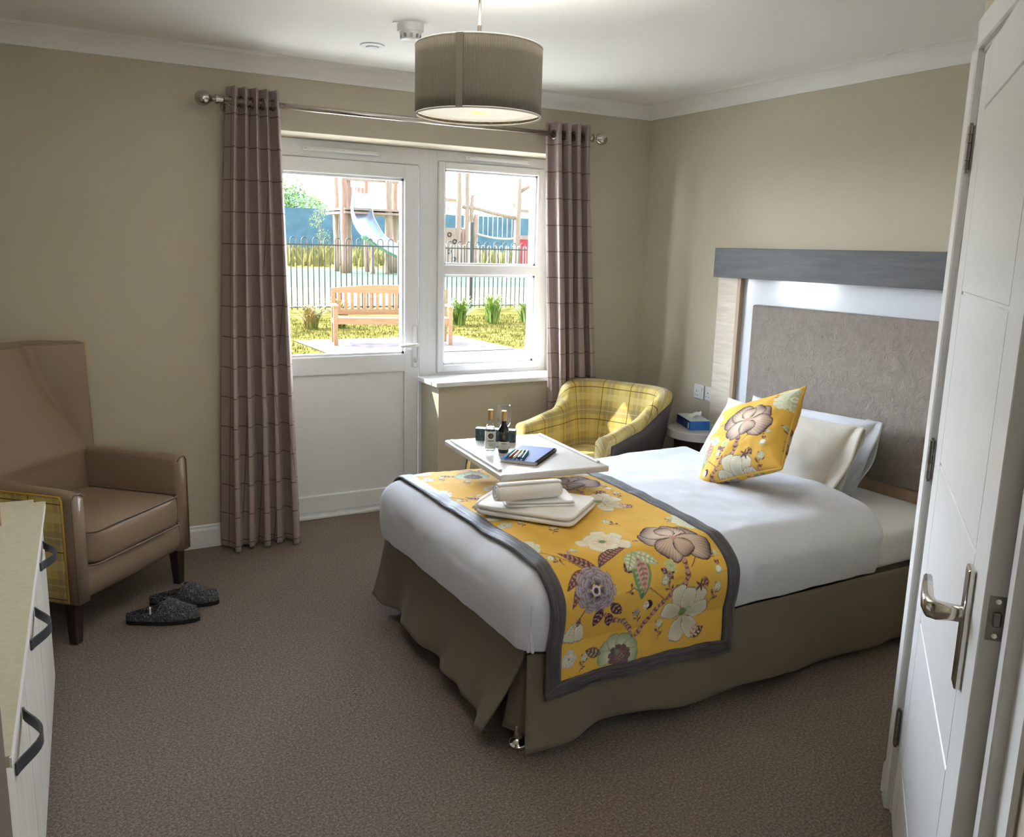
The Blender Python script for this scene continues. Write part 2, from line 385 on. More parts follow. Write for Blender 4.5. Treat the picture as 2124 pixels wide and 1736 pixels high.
# ------------------------------------------------------------------ floral print (procedural drawing in fabric metres)
C_BG = np.array(lin((214, 170, 74)))
def LC(*c): return np.array(lin(c))
CREAM, PUR, MAU, BRN, PNK, GRN, DRK, SAGE = LC(238, 232, 208), LC(82, 56, 66), LC(160, 136, 152), LC(112, 76, 66), LC(196, 152, 140), LC(112, 140, 92), LC(58, 38, 38), LC(176, 190, 150)
class Cloth:
    def __init__(s, U, V):
        s.u, s.v = U.ravel(), V.ravel(); s.c = np.tile(C_BG, (s.u.size, 1))
        bw = .05; s.bw = bw; s.b = {}
        key = (np.floor(s.u/bw).astype(int), np.floor(s.v/bw).astype(int))
        order = np.lexsort(key); ku, kv = key[0][order], key[1][order]
        cut = np.flatnonzero((np.diff(ku) != 0) | (np.diff(kv) != 0))+1
        for g in np.split(order, cut): s.b[(key[0][g[0]], key[1][g[0]])] = g
    def near(s, x, y, r):
        L = [s.b[(i, j)] for i in range(int(math.floor((x-r)/s.bw)), int(math.floor((x+r)/s.bw))+1) for j in range(int(math.floor((y-r)/s.bw)), int(math.floor((y+r)/s.bw))+1) if (i, j) in s.b]
        return np.concatenate(L) if L else None
    def put(s, idx, mask, col, a=1.):
        k = idx[mask]; s.c[k] = s.c[k]*(1-a)+col*a if np.ndim(col) == 1 else s.c[k]*(1-a)+col[mask]*a
    def petal(s, x, y, ang, L, W, cin, cout, line=None, notch=.12, pw=1.6):
        i = s.near(x, y, L*1.1)
        if i is None: return
        dx, dy = s.u[i]-x, s.v[i]-y; ca, sa = math.cos(ang), math.sin(ang)
        t = (dx*ca+dy*sa)/L; w = (-dx*sa+dy*ca)/W
        prof = np.sqrt(np.clip(1-((t-.56)/.5)**2, 0, 1))*(.55+.45*np.clip(t*1.8, 0, 1))
        edge = 1+notch*np.cos(w*9)
        inside = (t > 0) & (t < 1.02) & (np.abs(w) < prof*edge)
        q = np.clip(np.maximum(t, np.abs(w)/np.maximum(prof, .05)), 0, 1)**pw
        st = .85+.15*np.cos(w*34/(.35+t))
        col = (cin[None]*(1-q[:, None])+cout[None]*q[:, None])*st[:, None]
        s.put(i, inside, col)
        if line is not None:
            s.put(i, inside & ((np.abs(w) > prof*edge-.1) | (t > .97)), line, .75)
    def flower(s, x, y, R, n, cin, cout, line, layers=2, rot=0., sq=1., ctr=None):
        for l in range(layers):
            r = R*(1-.33*l)
            for k in range(n):
                a = rot+l*.5*2*PI/n+2*PI*k/n; f = 1+.15*math.sin(k*2.3+l)
                s.petal(x, y, a, r*f*(sq+(1-sq)*abs(math.cos(a))), r*.42*7/max(n, 5)*.85, cin, cout, line)
        s.disc(x, y, R*.14, ctr if ctr is not None else GRN)
    def peony(s, x, y, R, cin, cout, line):
        for rr, n in ((1., 10), (.78, 9), (.56, 7), (.36, 5)):
            for k in range(n):
                a = 2*PI*k/n+rr*3
                s.petal(x+math.cos(a)*R*rr*.42, y+math.sin(a)*R*rr*.42, a, R*.58*rr**.3, R*.27, cin, cout, line, pw=2.2)
        s.disc(x, y, R*.22, cout); s.disc(x, y, R*.12, cin)
    def disc(s, x, y, r, col):
        i = s.near(x, y, r)
        if i is None: return
        s.put(i, (s.u[i]-x)**2+(s.v[i]-y)**2 < r*r, col)
    def leaf(s, x, y, ang, L, W, c=BRN, vein=PNK, bend=0.):
        i = s.near(x, y, L*1.15)
        if i is None: return
        dx, dy = s.u[i]-x, s.v[i]-y; ca, sa = math.cos(ang), math.sin(ang)
        t = (dx*ca+dy*sa)/L; w = (-dx*sa+dy*ca)/W-bend*L/W*t*t
        pr = np.sin(np.clip(t, 0, 1)*PI)**.8*(1-.25*t)
        ins = (t > 0) & (t < 1) & (np.abs(w) < pr)
        s.put(i, ins, c)
        s.put(i, ins & (np.abs(w) < pr-.22) & (np.sin((t*L*420)-np.abs(w)*4) > .2), vein, .75)
        s.put(i, ins & (np.abs(w) < .07), c*.6)
    def stem(s, pts, w, col=BRN, tex=False):
        P = np.array(pts, float)
        Q = []
        for a, b in zip(P, P[1:]):
            n = max(2, int(np.hypot(*(b-a))/(w*.5+.0008)))
            Q += [a+(b-a)*k/n for k in range(n)]
        Q.append(P[-1])
        for k, q in enumerate(Q):
            ww = w*(1+.22*math.sin(k*.9)) if tex else w
            i = s.near(q[0], q[1], ww)
            if i is None: continue
            d = (s.u[i]-q[0])**2+(s.v[i]-q[1])**2
            if tex:
                s.put(i, (d < ww*ww) & (d > (ww*.8)**2) & (k % 3 != 1), col*.6, .5)
                s.put(i, d < (ww*.78)**2, PNK if k % 3 else col)
            else: s.put(i, d < ww*ww, col)
    def sprig(s, x, y, ang, L=.05, n=4, c=BRN, bud=CREAM):
        ex, ey = x+math.cos(ang)*L, y+math.sin(ang)*L
        s.stem([(x, y), ((x+ex)/2+.004, (y+ey)/2), (ex, ey)], .0011, BRN)
        for k in range(n):
            f = (k+1)/(n+.5); sd = 1 if k % 2 else -1
            s.leaf(x+(ex-x)*f, y+(ey-y)*f, ang+sd*.8, L*.42, L*.09, c)
        s.flower(ex, ey, L*.26, 5, bud, SAGE, BRN, 1)
def paint_tile(K, ou, ov):
    o = lambda L: [(a+ou, b+ov) for a, b in L]
    K.stem(o([(.20, .24), (.235, .215), (.27, .205), (.30, .17), (.31, .13)]), .0085, BRN, True)
    K.stem(o([(.30, .12), (.35, .16), (.40, .225), (.44, .25), (.48, .28)]), .0095, BRN, True)
    K.stem(o([(.50, .27), (.525, .31), (.53, .36), (.515, .42)]), .0105, BRN, True)
    K.stem(o([(.40, .47), (.46, .475), (.50, .47)]), .006, BRN, True)
    K.sprig(.27+ou, .30+ov, .3, .055, 4, BRN, SAGE); K.sprig(.33+ou, .18+ov, 1.9, .05, 4, BRN, MAU); K.leaf(.29+ou, .36+ov, .5, .05, .02, PUR, PNK); K.sprig(.02+ou, .15+ov, 1.2, .06, 4); K.sprig(.10+ou, .42+ov, 2.2, .05, 4, PUR)
    K.stem(o([(.01, .50), (.06, .50), (.12, .43), (.16, .38)]), .0016)
    K.stem(o([(.24, .42), (.29, .44), (.33, .47)]), .003)
    K.stem(o([(.55, .34), (.585, .37), (.62, .355)]), .0018)
    K.stem(o([(.10, .24), (.13, .28), (.155, .30)]), .002)
    K.stem(o([(.43, .245), (.39, .28), (.365, .30)]), .0018)
    for q in ((.20, .385, 2.6, .13, .020, -.25), (.205, .385, .75, .16, .022, -.35), (.16, .385, 3.3, .10, .018, .3), (.13, .35, 3.7, .08, .017, .35)):
        K.leaf(q[0]+ou, q[1]+ov, q[2], q[3], q[4], BRN, PNK, q[5])
    K.leaf(.355+ou, .42+ov, -1.55, .15, .040, GRN, SAGE, -.2); K.leaf(.36+ou, .41+ov, -1.55, .12, .024, PNK, BRN, -.2)
    K.leaf(.355+ou, .42+ov, -2.3, .08, .024, SAGE, CREAM); K.leaf(.355+ou, .42+ov, -.7, .09, .024, SAGE, CREAM)
    K.peony(.167+ou, .325+ov, .072, LC(70, 52, 62), LC(196, 184, 190), PUR)
    K.leaf(.185+ou, .265+ov, -2.0, .062, .019, PUR, PNK); K.leaf(.215+ou, .275+ov, -.75, .06, .02, PUR, PNK); K.leaf(.21+ou, .245+ov, -1.4, .05, .018, PUR, PNK)
    for a, L in ((1.9, .115), (.9, .115), (2.8, .10), (.2, .10), (-1.9, .10), (-1.0, .10), (1.4, .10)):
        K.petal(.52+ou, .175+ov, a, L, L*.32, LC(206, 200, 176), CREAM, BRN)
    K.disc(.515+ou, .185+ov, .015, GRN); K.disc(.535+ou, .2+ov, .009, SAGE)
    for a, L, W in ((2.9, .095, .04), (2.2, .085, .045), (.3, .09, .045), (.9, .075, .04), (-2.4, .085, .042), (-.5, .105, .05), (-1.2, .06, .035), (1.55, .06, .03)):
        K.petal(.545+ou, .45+ov, a, L*1.25, W*1.25, LC(232, 206, 182), PUR, DRK, .1, 3.4)
    K.disc(.545+ou, .45+ov, .012, PNK)
    K.flower(.30+ou, .51+ov, .085, 7, LC(226, 190, 140), CREAM, SAGE, 2, .3, .8)
    K.peony(.02+ou, .56+ov, .065, LC(196, 206, 178), CREAM, SAGE)
    K.peony(.70+ou, .56+ov, .065, LC(196, 206, 178), CREAM, SAGE)
    for a in (2.6, 1.9, 1.2, .5, -.2, 3.2): K.petal(.265+ou, .085+ov, a, .075, .028, CREAM, LC(150, 168, 128), GRN)
    K.peony(.27+ou, .08+ov, .04, LC(150, 120, 116), LC(110, 84, 86), PUR); K.disc(.262+ou, .095+ov, .009, GRN)
    K.leaf(.20+ou, .10+ov, 2.7, .065, .02, BRN, SAGE)
    for a in (-2.1, -1.75, -1.4): K.petal(.10+ou, .245+ov, a, .08, .02, CREAM, LC(222, 222, 190), BRN)
    K.leaf(.105+ou, .25+ov, -1.75, .03, .01, BRN)
    K.flower(.08+ou, .115+ov, .028, 5, CREAM, LC(206, 210, 200), MAU, 2)
    for sx in (-1, 1):
        K.leaf(.45+ou, .325+ov, PI/2-sx*.9, .035, .012, PUR, PNK); K.leaf(.45+ou, .325+ov, -PI/2+sx*.7, .02, .008, PUR, PNK)
    K.flower(.465+ou, .35+ov, .022, 7, SAGE, LC(214, 206, 140), None, 1)
    K.sprig(.46+ou, .26+ov, 2.1, .06, 5); K.sprig(.62+ou, .20+ov, 1.1, .065, 4); K.sprig(.42+ou, .10+ov, 1.5, .06, 4)
    K.sprig(.12+ou, .06+ov, 1.2, .05, 4, PUR); K.sprig(.63+ou, .36+ov, .3, .04, 3); K.sprig(.05+ou, .36+ov, 2., .05, 4)
    K.sprig(.18+ou, .62+ov, 1., .06, 5); K.sprig(.44+ou, .60+ov, 2., .06, 5); K.sprig(.62+ou, .57+ov, .8, .05, 4); K.sprig(.12+ou, .46+ov, .4, .05, 4, MAU)
    K.disc(.36+ou, .245+ov, .017, DRK); K.leaf(.352+ou, .228+ov, PI/2, .034, .012, CREAM, MAU)
    K.disc(.655+ou, .315+ov, .016, SAGE); K.disc(.655+ou, .318+ov, .011, CREAM); K.leaf(.655+ou, .33+ov, 1.9, .02, .006); K.leaf(.655+ou, .33+ov, 1.1, .02, .006)
    for a in (0, 1.25, 2.5, 3.8, 5.): K.leaf(.575+ou, .275+ov, a, .025, .005, BRN, BRN)
    K.leaf(.56+ou, .085+ov, .5, .06, .022, BRN, CREAM); K.leaf(.56+ou, .085+ov, 1.1, .05, .016, PNK, CREAM)
    K.leaf(.59+ou, .30+ov, -1.1, .04, .012, BRN, PNK)
def floral_colors(U, V):
    K = Cloth(U, V)
    for i in (-1, 0, 1, 2):
        for j in range(-1, 5):
            if V.min()-.75 < j*.66 < V.max()+.1 and U.min()-.8 < i*.70 < U.max()+.1: paint_tile(K, i*.70, j*.66)
    return K.c.reshape(*U.shape, 3)

# ------------------------------------------------------------------ room shell
XR, YB_, XL, YF, ZC = 3.463, 4.434, -.80, -1.9, 2.43
def struct(o): return tag(o, kind='structure')
struct(box('floor', (XL-.1, YF-.1, -.12), (XR+.1, 4.95, 0), M['carpet']))
struct(box('ceiling', (XL-.1, YF-.1, ZC), (XR+.1, 4.95, ZC+.2), M['white_wall']))
OX0, OX1, OZ = 1.03, 2.895, 2.098      # opening of the patio door and window
SX = 2.035                              # start of the wall below the window
YO = 4.93
bm = bmesh.new()
add_box(bm, (XL-.1, YB_, 0), (OX0, YO, ZC)); add_box(bm, (OX1, YB_, 0), (XR+.1, YO, ZC)); add_box(bm, (OX0, YB_, OZ), (OX1, YO, ZC)); add_box(bm, (SX, YB_, 0), (OX1, YO, .765))
struct(bm_obj('wall_back', bm, M['wall']))
struct(box('wall_right', (XR, YF-.1, 0), (XR+.12, YO, ZC), M['wall']))
struct(box('wall_left', (XL-.12, YF-.1, 0), (XL, YO, ZC), M['wall']))
struct(box('wall_front', (XL, YF-.1, 0), (XR, YF, ZC), M['wall']))
# diagonal wall with the ensuite door
P0 = Vector((2.044, 1.346, 0)); AW = math.radians(47.62)
DU = Vector((math.sin(AW), math.cos(AW), 0)); DN = Vector((-math.cos(AW), math.sin(AW), 0))
WROT = math.atan2(DU.y, DU.x)
def wbox(bm, u0, u1, n0, n1, z0, z1, bev=0):
    """box in wall coordinates: u along the diagonal wall, n out of it"""
    add_box(bm, (u0, n0, z0), (u1, n1, z1), bev=bev, seg=1)
def wfin(name, bm, m, parent=None):
    bmesh.ops.rotate(bm, verts=bm.verts, cent=(0, 0, 0), matrix=RZ(WROT)); bmesh.ops.translate(bm, verts=bm.verts, vec=P0)
    return bm_obj(name, bm, m, parent)
UC, UN = .10, -1.35
bm = bmesh.new()
wbox(bm, .012, UC, -.12, 0, 0, ZC); wbox(bm, UN, -1.0, -.12, 0, 0, ZC); wbox(bm, -1.0, .012, -.12, 0, 2.052, ZC)
struct(wfin('wall_entrance', bm, M['wall']))
c1 = P0+DU*UC; c2 = P0+DU*UN
struct(box('wall_return', (c1.x, c1.y-.11, 0), (XR, c1.y, ZC), M['wall']))
struct(box('wall_lobby', (c2.x, YF, 0), (c2.x+.11, c2.y, ZC), M['wall']))
# coving (cove profile) and skirting
def cove(drop=.081, out=.095):
    pr = [(0, 0), (0, -drop), (.006, -drop)]
    for k in range(9):
        a = PI/2*k/8
        pr.append((.006+(out-.016)*(1-math.cos(a)), -drop+(drop-.010)*math.sin(a)))
    return pr+[(out-.010, -.004), (out, -.004), (out, 0)]
CP = cove()
sweep_profile('trim_1', CP, (XL, YB_), (XR, YB_), (0, -1), M['coving'], ZC)
sweep_profile('trim_2', CP, (XR, YB_), (XR, c1.y), (-1, 0), M['coving'], ZC)
sweep_profile('trim_3', CP, (XL, YF), (XL, YB_), (1, 0), M['coving'], ZC)
SK = [(0, 0), (.018, 0), (.018, .092), (.014, .100), (.010, .104), (.010, .112), (.006, .118), (0, .118)]
sweep_profile('baseboard_back', SK, (XL, YB_), (OX0-.0, YB_), (0, -1), M['gloss'])
sweep_profile('baseboard_corner', SK, (SX, YB_), (XR, YB_), (0, -1), M['gloss'])
sweep_profile('baseboard_right', SK, (XR, YB_), (XR, c1.y), (-1, 0), M['gloss'])
sweep_profile('baseboard_left', SK, (XL, YF), (XL, YB_), (1, 0), M['gloss'])
sweep_profile('baseboard_return', SK, (c1.x-.012, c1.y), (XR, c1.y), (0, 1), M['gloss'])

# ------------------------------------------------------------------ patio door
YFR = 4.68          # room face of the frames
def frame_rect(bm, x0, x1, z0, z1, w, y0, y1, wb=None, wt=None, bev=.006):
    wb = w if wb is None else wb; wt = w if wt is None else wt
    add_box(bm, (x0, y0, z0), (x0+w, y1, z1), bev=bev, seg=2); add_box(bm, (x1-w, y0, z0), (x1, y1, z1), bev=bev, seg=2)
    add_box(bm, (x0+w-.004, y0, z1-wt), (x1-w+.004, y1, z1), bev=bev, seg=2)
    if wb: add_box(bm, (x0+w-.004, y0, z0), (x1-w+.004, y1, z0+wb), bev=bev, seg=2)
door = tag(bpy.data.objects.new('door_1', None), 'white glazed patio door behind the left curtain', kind='structure'); COL.objects.link(door)
bm = bmesh.new(); frame_rect(bm, OX0, 2.075, .0, OZ, .06, YFR, YFR+.075, wb=.028, wt=.10)
bm_obj('door_frame', bm, M['upvc'], door)
LX0, LX1, LZ0, LZ1 = 1.085, 2.006, .028, 2.002
bm = bmesh.new(); y0, y1 = YFR-.012, YFR+.058
frame_rect(bm, LX0, LX1, LZ0, LZ1, .086, y0, y1, wb=.10, wt=.078)
add_box(bm, (LX0+.08, y0, .825), (LX1-.08, y1, .930), bev=.006, seg=2)
bm_obj('door_leaf', bm, M['upvc'], door)
bm = bmesh.new()
gx0, gx1, gz0, gz1 = LX0+.086, LX1-.086, .93, 1.924
for lo, hi in (((gx0-.002, y0+.012, gz0), (gx0+.013, y1-.02, gz1)), ((gx1-.013, y0+.012, gz0), (gx1+.002, y1-.02, gz1)), ((gx0, y0+.012, gz0), (gx1, y1-.02, gz0+.013)), ((gx0, y0+.012, gz1-.013), (gx1, y1-.02, gz1))): add_box(bm, lo, hi)
bm_obj('glazing_bead', bm, M['upvc'], door)
box('door_pane', (gx0, y0+.034, gz0), (gx1, y0+.038, gz1), M['pane'], door)
box('lower_panel', (gx0-.004, y0+.016, .125), (gx1+.004, y0+.05, .829), M['upvc'], door, bev=.004)
boxes('seal', [((LX0+.004, YFR-.002, LZ0+.002), (LX1-.004, YFR+.002, LZ0+.006)), ((LX1-.002, YFR-.003, LZ0), (LX1+.003, YFR+.002, LZ1)), ((LX0, YFR-.003, LZ1-.002), (LX1, YFR+.002, LZ1+.003)),
               ((gx1+.0, y0-.001+.014, .13), (gx1+.004, y0+.017, .82))], M['gasket'], door)
box('threshold', (OX0, YFR-.05, 0), (2.06, YFR+.02, .016), M['upvc'], door, bev=.004)
hp = box('handle_plate', (1.968, y0-.012, .845), (1.998, y0, 1.095), M['plastic'], door, bev=.011, seg=4)
tube('door_handle', [(1.984, y0-.006, .984), (1.984, y0-.045, .984), (1.972, y0-.058, .984), (1.95, y0-.06, .985), (1.87, y0-.058, .982)], [.011, .011, .0115, .011, .009], M['plastic'], door, 14)
lathe('lock_barrel', [(0, 0), (.010, 0), (.010, .004), (0, .004)], M['satin'], door, 20, (1.983, y0-.0135, .897), rot=Matrix.Rotation(PI/2, 3, 'X'))
box('keyway', (1.981, y0-.0185, .878), (1.985, y0-.011, .9), M['satin'], door)
def trickle(name, x0, x1, z, parent, y=YFR):
    bm = bmesh.new(); add_box(bm, (x0, y-.022, z-.011), (x1, y+.001, z+.011), bev=.004); add_box(bm, (x0+.02, y-.026, z-.004), (x1-.02, y-.018, z+.004), bev=.002)
    o = bm_obj(name, bm, M['plastic'], parent)
    for xx in (x0+.012, x1-.012): lathe('screw', [(0, 0), (.0025, 0), (.0025, .002), (0, .002)], M['steel'], o, 10, (xx, y-.0215, z), rot=Matrix.Rotation(PI/2, 3, 'X'))
    return o
trickle('trickle_vent', 1.34, 1.765, 2.047, door)
# ------------------------------------------------------------------ window
win = tag(bpy.data.objects.new('window_1', None), 'white two pane window beside the patio door', kind='structure'); COL.objects.link(win)
bm = bmesh.new(); frame_rect(bm, 2.07, OX1+.01, .765, OZ, .062, YFR, YFR+.075, wb=.045, wt=.062)
bm_obj('window_frame', bm, M['upvc'], win)
bm = bmesh.new(); wx0, wx1, wz0, wz1 = 2.132, 2.845, .808, 2.034
frame_rect(bm, wx0, wx1, wz0, wz1, .042, YFR-.014, YFR+.05, bev=.008)
add_box(bm, (wx0+.038, YFR-.014, 1.388), (wx1-.038, YFR+.05, 1.448), bev=.008)
bm_obj('sash', bm, M['upvc'], win)
for nm, a, b in (('upper_pane', 1.445, 1.995), ('lower_pane', .85, 1.39)):
    box(nm, (wx0+.04, YFR+.022, a), (wx1-.04, YFR+.026, b), M['pane'], win)
    boxes('glazing_bead', [((wx0+.04, YFR+.004, a), (wx0+.053, YFR+.02, b)), ((wx1-.053, YFR+.004, a), (wx1-.04, YFR+.02, b)), ((wx0+.04, YFR+.004, a), (wx1-.04, YFR+.02, a+.014)), ((wx0+.04, YFR+.004, b-.014), (wx1-.04, YFR+.02, b))], M['upvc'], win)
trickle('trickle_vent', 2.30, 2.735, 2.064, win)
bm = bmesh.new(); add_box(bm, (2.005, YB_-.035, .762), (OX1, YFR+.01, .79), bev=.006)
struct(bm_obj('trim_4', bm, M['upvc']))

# ------------------------------------------------------------------ curtain pole and curtains
PY, PZ = 4.335, 2.197
pole = thing('curtain_pole', 'satin nickel curtain pole with ball finials across the patio door', 'curtain pole', (.9, PY, PZ))
def lp(p): return (p[0]-.9, p[1]-PY, p[2]-PZ)
tube('rod', [lp((.87, PY, PZ)), lp((2.94, PY, PZ))], .0145, M['satin'], pole, 24)
RY = Matrix.Rotation(PI/2, 3, 'Y')
for sx, x in ((-1, .872), (1, 2.938)):
    prof = [(0, 0), (.0165, 0), (.0165, .02), (.022, .022), (.022, .032), (.015, .036), (.012, .048), (.016, .052)]
    prof += [(.036*math.sin(a), .088-.036*math.cos(a)) for a in [math.radians(30+150*k/14) for k in range(15)]]
    prof[-1] = (0, prof[-1][1])
    lathe('finial', prof, M['satin'], pole, 28, lp((x, PY, PZ)), rot=Matrix.Rotation(-PI/2 if sx < 0 else PI/2, 3, 'Y'))
for x in (.905, 2.91):
    br = tube('bracket', [lp((x, YB_, PZ-.012)), lp((x, PY, PZ-.018))], .008, M['satin'], pole)
    lathe('rose', [(0, 0), (.028, 0), (.026, .008), (0, .010)], M['satin'], br, 24, lp((x, YB_, PZ-.012)), rot=Matrix.Rotation(PI/2, 3, 'X'))
def curtain(name, label, xl, xr, nf, ph, amp0, amp1, seed):
    """xl, xr: functions of z giving the edges; eyelet-headed curtain falling in deep folds"""
    c = thing(name, label, 'curtain', (0, 0, 0), 0, None)
    nu, nv = 40*nf, 120; ztop, zbot = 2.262, .012
    P = np.zeros((nu, nv, 3)); UV = np.zeros((nu, nv, 2))
    for j in range(nv):
        z = ztop+(zbot-ztop)*j/(nv-1); h = (ztop-z)/ztop
        a, b = xl(z), xr(z); A = amp0+(amp1-amp0)*h
        for i in range(nu):
            s = i/(nu-1); q = s+.018*math.sin(5*s+seed+3*h)*h
            th = 2*PI*nf*q+ph
            w = math.sin(th); w = math.copysign(abs(w)**.75, w)
            AA = A*(1+.35*h*math.sin(3.1*s*nf+seed*2))
            P[i, j] = (a+(b-a)*s+.018*math.sin(2*th+seed)*(.4+.9*h), PY+.0+AA*w+.012*h*math.sin(7*s+4*h+seed), z)
        d = np.sqrt(((P[1:, j]-P[:-1, j])**2).sum(1)); UV[1:, j, 0] = np.cumsum(d)
        UV[:, j, 1] = z
    UV[:, :, 0] = UV[:, :1, 0]*.0+np.linspace(0, UV[-1, :, 0].mean(), nu)[:, None]*.6+UV[:, :, 0]*.4
    grid('cloth', P, M['curtain'], c, UV, thick=.003)
    for k in range(nf*2):
        s = ((k+.5)*PI-ph+PI/2)/(2*PI*nf)-.0
        s = (k*PI-ph)/(2*PI*nf)
        if not 0 <= s <= 1: continue
        x = xl(PZ)+(xr(PZ)-xl(PZ))*s
        R = .024; bm = bmesh.new(); add_tube(bm, [(0, R*math.cos(t), R*math.sin(t)) for t in [2*PI*q/24 for q in range(24)]], .0045, 8, True)
        sl = math.radians(24 if k % 2 else -24)
        bmesh.ops.rotate(bm, verts=bm.verts, cent=(0, 0, 0), matrix=RZ(sl)); bmesh.ops.translate(bm, verts=bm.verts, vec=(x, PY, PZ))
        bm_obj('eyelet', bm, M['satin'], c, True)
    return c
f1 = lambda z: max(0., (2.2-z)/2.2)
curtain('curtain', 'taupe checked eyelet curtain hanging full length left of the patio door', lambda z: .902-.09*f1(z)**.8, lambda z: 1.145+.05*f1(z), 5, 1.9, .040, .062, .3)
curtain('curtain', 'taupe checked eyelet curtain falling behind the yellow tub chair', lambda z: 2.668+.10*f1(z), lambda z: 2.93+.17*f1(z)**1.2, 4, .4, .042, .060, 2.1)

# ------------------------------------------------------------------ ceiling fittings
RXF = Matrix.Rotation(PI, 3, 'X')
lx, ly, lz0, lR, lh = 1.195, 2.345, 1.925, .182, .192
lamp = thing('pendant_lamp', 'ribbed taupe drum pendant lamp hanging from the ceiling', 'lamp', (lx, ly, ZC))
dz = lambda z: z-ZC
n = 128; zs = [lz0, lz0+lh]
P = np.array([[(lR*math.cos(2*PI*i/n), lR*math.sin(2*PI*i/n), dz(z)) for z in np.linspace(lz0, lz0+lh, 6)] for i in range(n+1)])
UV = np.array([[(lR*2*PI*i/n, z) for z in np.linspace(0, lh, 6)] for i in range(n+1)])
sh = grid('shade', P, M['ribbed'], lamp, UV, thick=.004)
sa = -2.33
boxes_ = box('seam', (lR+.001, -.010, dz(lz0+.001)), (lR+.0045, .010, dz(lz0+lh-.001)), M['ribbed'], sh, rot=RZ(sa))
for z in (lz0+.002, lz0+lh-.002):
    tube('rim', [((lR)*math.cos(2*PI*i/64), (lR)*math.sin(2*PI*i/64), dz(z)) for i in range(64)], .0032, M['linen_cream'], sh, 8, True)
lathe('diffuser', [(0, 0), (lR-.006, 0), (lR-.006, .003), (0, .003)], M['diffuser'], lamp, 64, (0, 0, dz(lz0+.012)))
lathe('lamp_opening', [(0, 0), (.022, 0), (.022, .002), (0, .002)], M['bulbglow'], lamp, 32, (0, 0, dz(lz0+.0095)))
lathe('cord_grip', [(0, 0), (.011, 0), (.011, .05), (.006, .055), (.006, .07), (0, .07)], M['steel'], lamp, 24, (0, 0, dz(lz0+lh-.012)))
tube('cord', [(0, 0, dz(lz0+lh+.05)), (0, 0, 0)], .0035, M['satin'], lamp, 10)
lathe('ceiling_rose', [(0, -.03), (.03, -.028), (.045, -.015), (.048, 0), (0, 0)], M['plastic'], lamp, 32)
bm = bmesh.new()
for k in range(3): add_tube(bm, [(0, 0, dz(lz0+lh-.008)), (lR*math.cos(k*2*PI/3+.5), lR*math.sin(k*2*PI/3+.5), dz(lz0+lh-.008))], .002, 6)
bm_obj('spider_frame', bm, M['steel'], lamp)
vent = thing('ceiling_vent', 'small round white extract valve in the ceiling', 'vent', (1.44, 3.88, ZC))
lathe('flange', [(.026, -.002), (.030, -.008), (.052, -.005), (.055, 0), (.026, 0)], M['plastic'], vent, 40)
lathe('disc', [(0, -.014), (.026, -.013), (.029, -.008), (0, -.006)], M['plastic'], vent, 40)
smoke = thing('smoke_detector', 'round white smoke detector with a chrome-like vented collar', 'smoke detector', (1.44, 3.44, ZC))
lathe('base', [(0, 0), (.054, 0), (.054, -.026), (.050, -.032), (0, -.032)], M['plastic'], smoke, 44)
lathe('chamber', [(0, -.030), (.046, -.032), (.036, -.060), (.030, -.063), (0, -.064)], M['plastic'], smoke, 44)
bm = bmesh.new()
for k in range(10):
    a = 2*PI*k/10; add_box(bm, (.0385, -.005, -.056), (.0425, .005, -.036), rot=RZ(a), piv=(0, 0, 0))
bm_obj('vent_slot', bm, M['steel'], smoke)
box('indicator_tab', (-.074, -.008, -.004), (-.05, .008, -.001), M['plastic'], smoke)

# ------------------------------------------------------------------ ensuite door on the diagonal wall
d2 = tag(bpy.data.objects.new('door_2', None), 'white five panel ensuite door standing slightly ajar at the right', kind='structure'); COL.objects.link(d2)
bm = bmesh.new()
wbox(bm, .010, .080, 0, .020, 0, 2.120, .004); wbox(bm, -1.085, -1.015, 0, .012, 0, 2.120, .003); wbox(bm, -1.085, .080, 0, .020, 2.050, 2.120, .004)
wfin('architrave', bm, M['gloss'], d2)
bm = bmesh.new()
wbox(bm, -1.018, -.985, -.12, .032, 0, 2.05, .003); wbox(bm, .002, .012, -.12, .004, 0, 2.05); wbox(bm, -.99, .012, -.12, .004, 2.041, 2.052)
wfin('door_lining', bm, M['gloss'], d2)
LA = math.radians(50.97); LU = Vector((math.sin(LA), math.cos(LA), 0)); LROT = math.atan2(LU.y, LU.x)
PIV = P0+DU*(.0)+DN*.002
def lfin(name, bm, m, parent=None, smooth=False):
    bmesh.ops.rotate(bm, verts=bm.verts, cent=(0, 0, 0), matrix=RZ(LROT)); bmesh.ops.translate(bm, verts=bm.verts, vec=PIV)
    return bm_obj(name, bm, m, parent, smooth)
W = .962; T = .044; gz = [.22, .638, 1.056, 1.474, 1.892]; ga, gb = -.128, -.822; g = .0045
bm = bmesh.new()
cellz = [.008]+gz+[2.036]
def lb(u0, u1, z0, z1, n0=-T, n1=0): add_box(bm, (u0, n0, z0), (u1, n1, z1), bev=.0018, seg=1)
lb(-W, gb-.001, .008, 2.036); lb(ga+.001, -.002, .008, 2.036)
for a, b in zip(cellz, cellz[1:]): lb(gb+.001, ga-.001, a+.0035 if a > .01 else a, b-.0035 if b < 2.0 else b)
add_box(bm, (-W+.01, -T+.006, .012), (-.01, -.004, 2.03))
leaf = lfin('door_leaf', bm, M['gloss'], d2)
bm = bmesh.new(); add_box(bm, (-.868, 0, .815), (-.828, .012, 1.035), bev=.003)
pl = lfin('handle_plate', bm, M['chrome'], leaf)
bm = bmesh.new()
lev = [(-.848, .010, .948), (-.848, .030, .948), (-.848, .050, .948), (-.843, .060, .948), (-.815, .064, .95), (-.77, .062, .955), (-.725, .058, .958)]
prevs = []
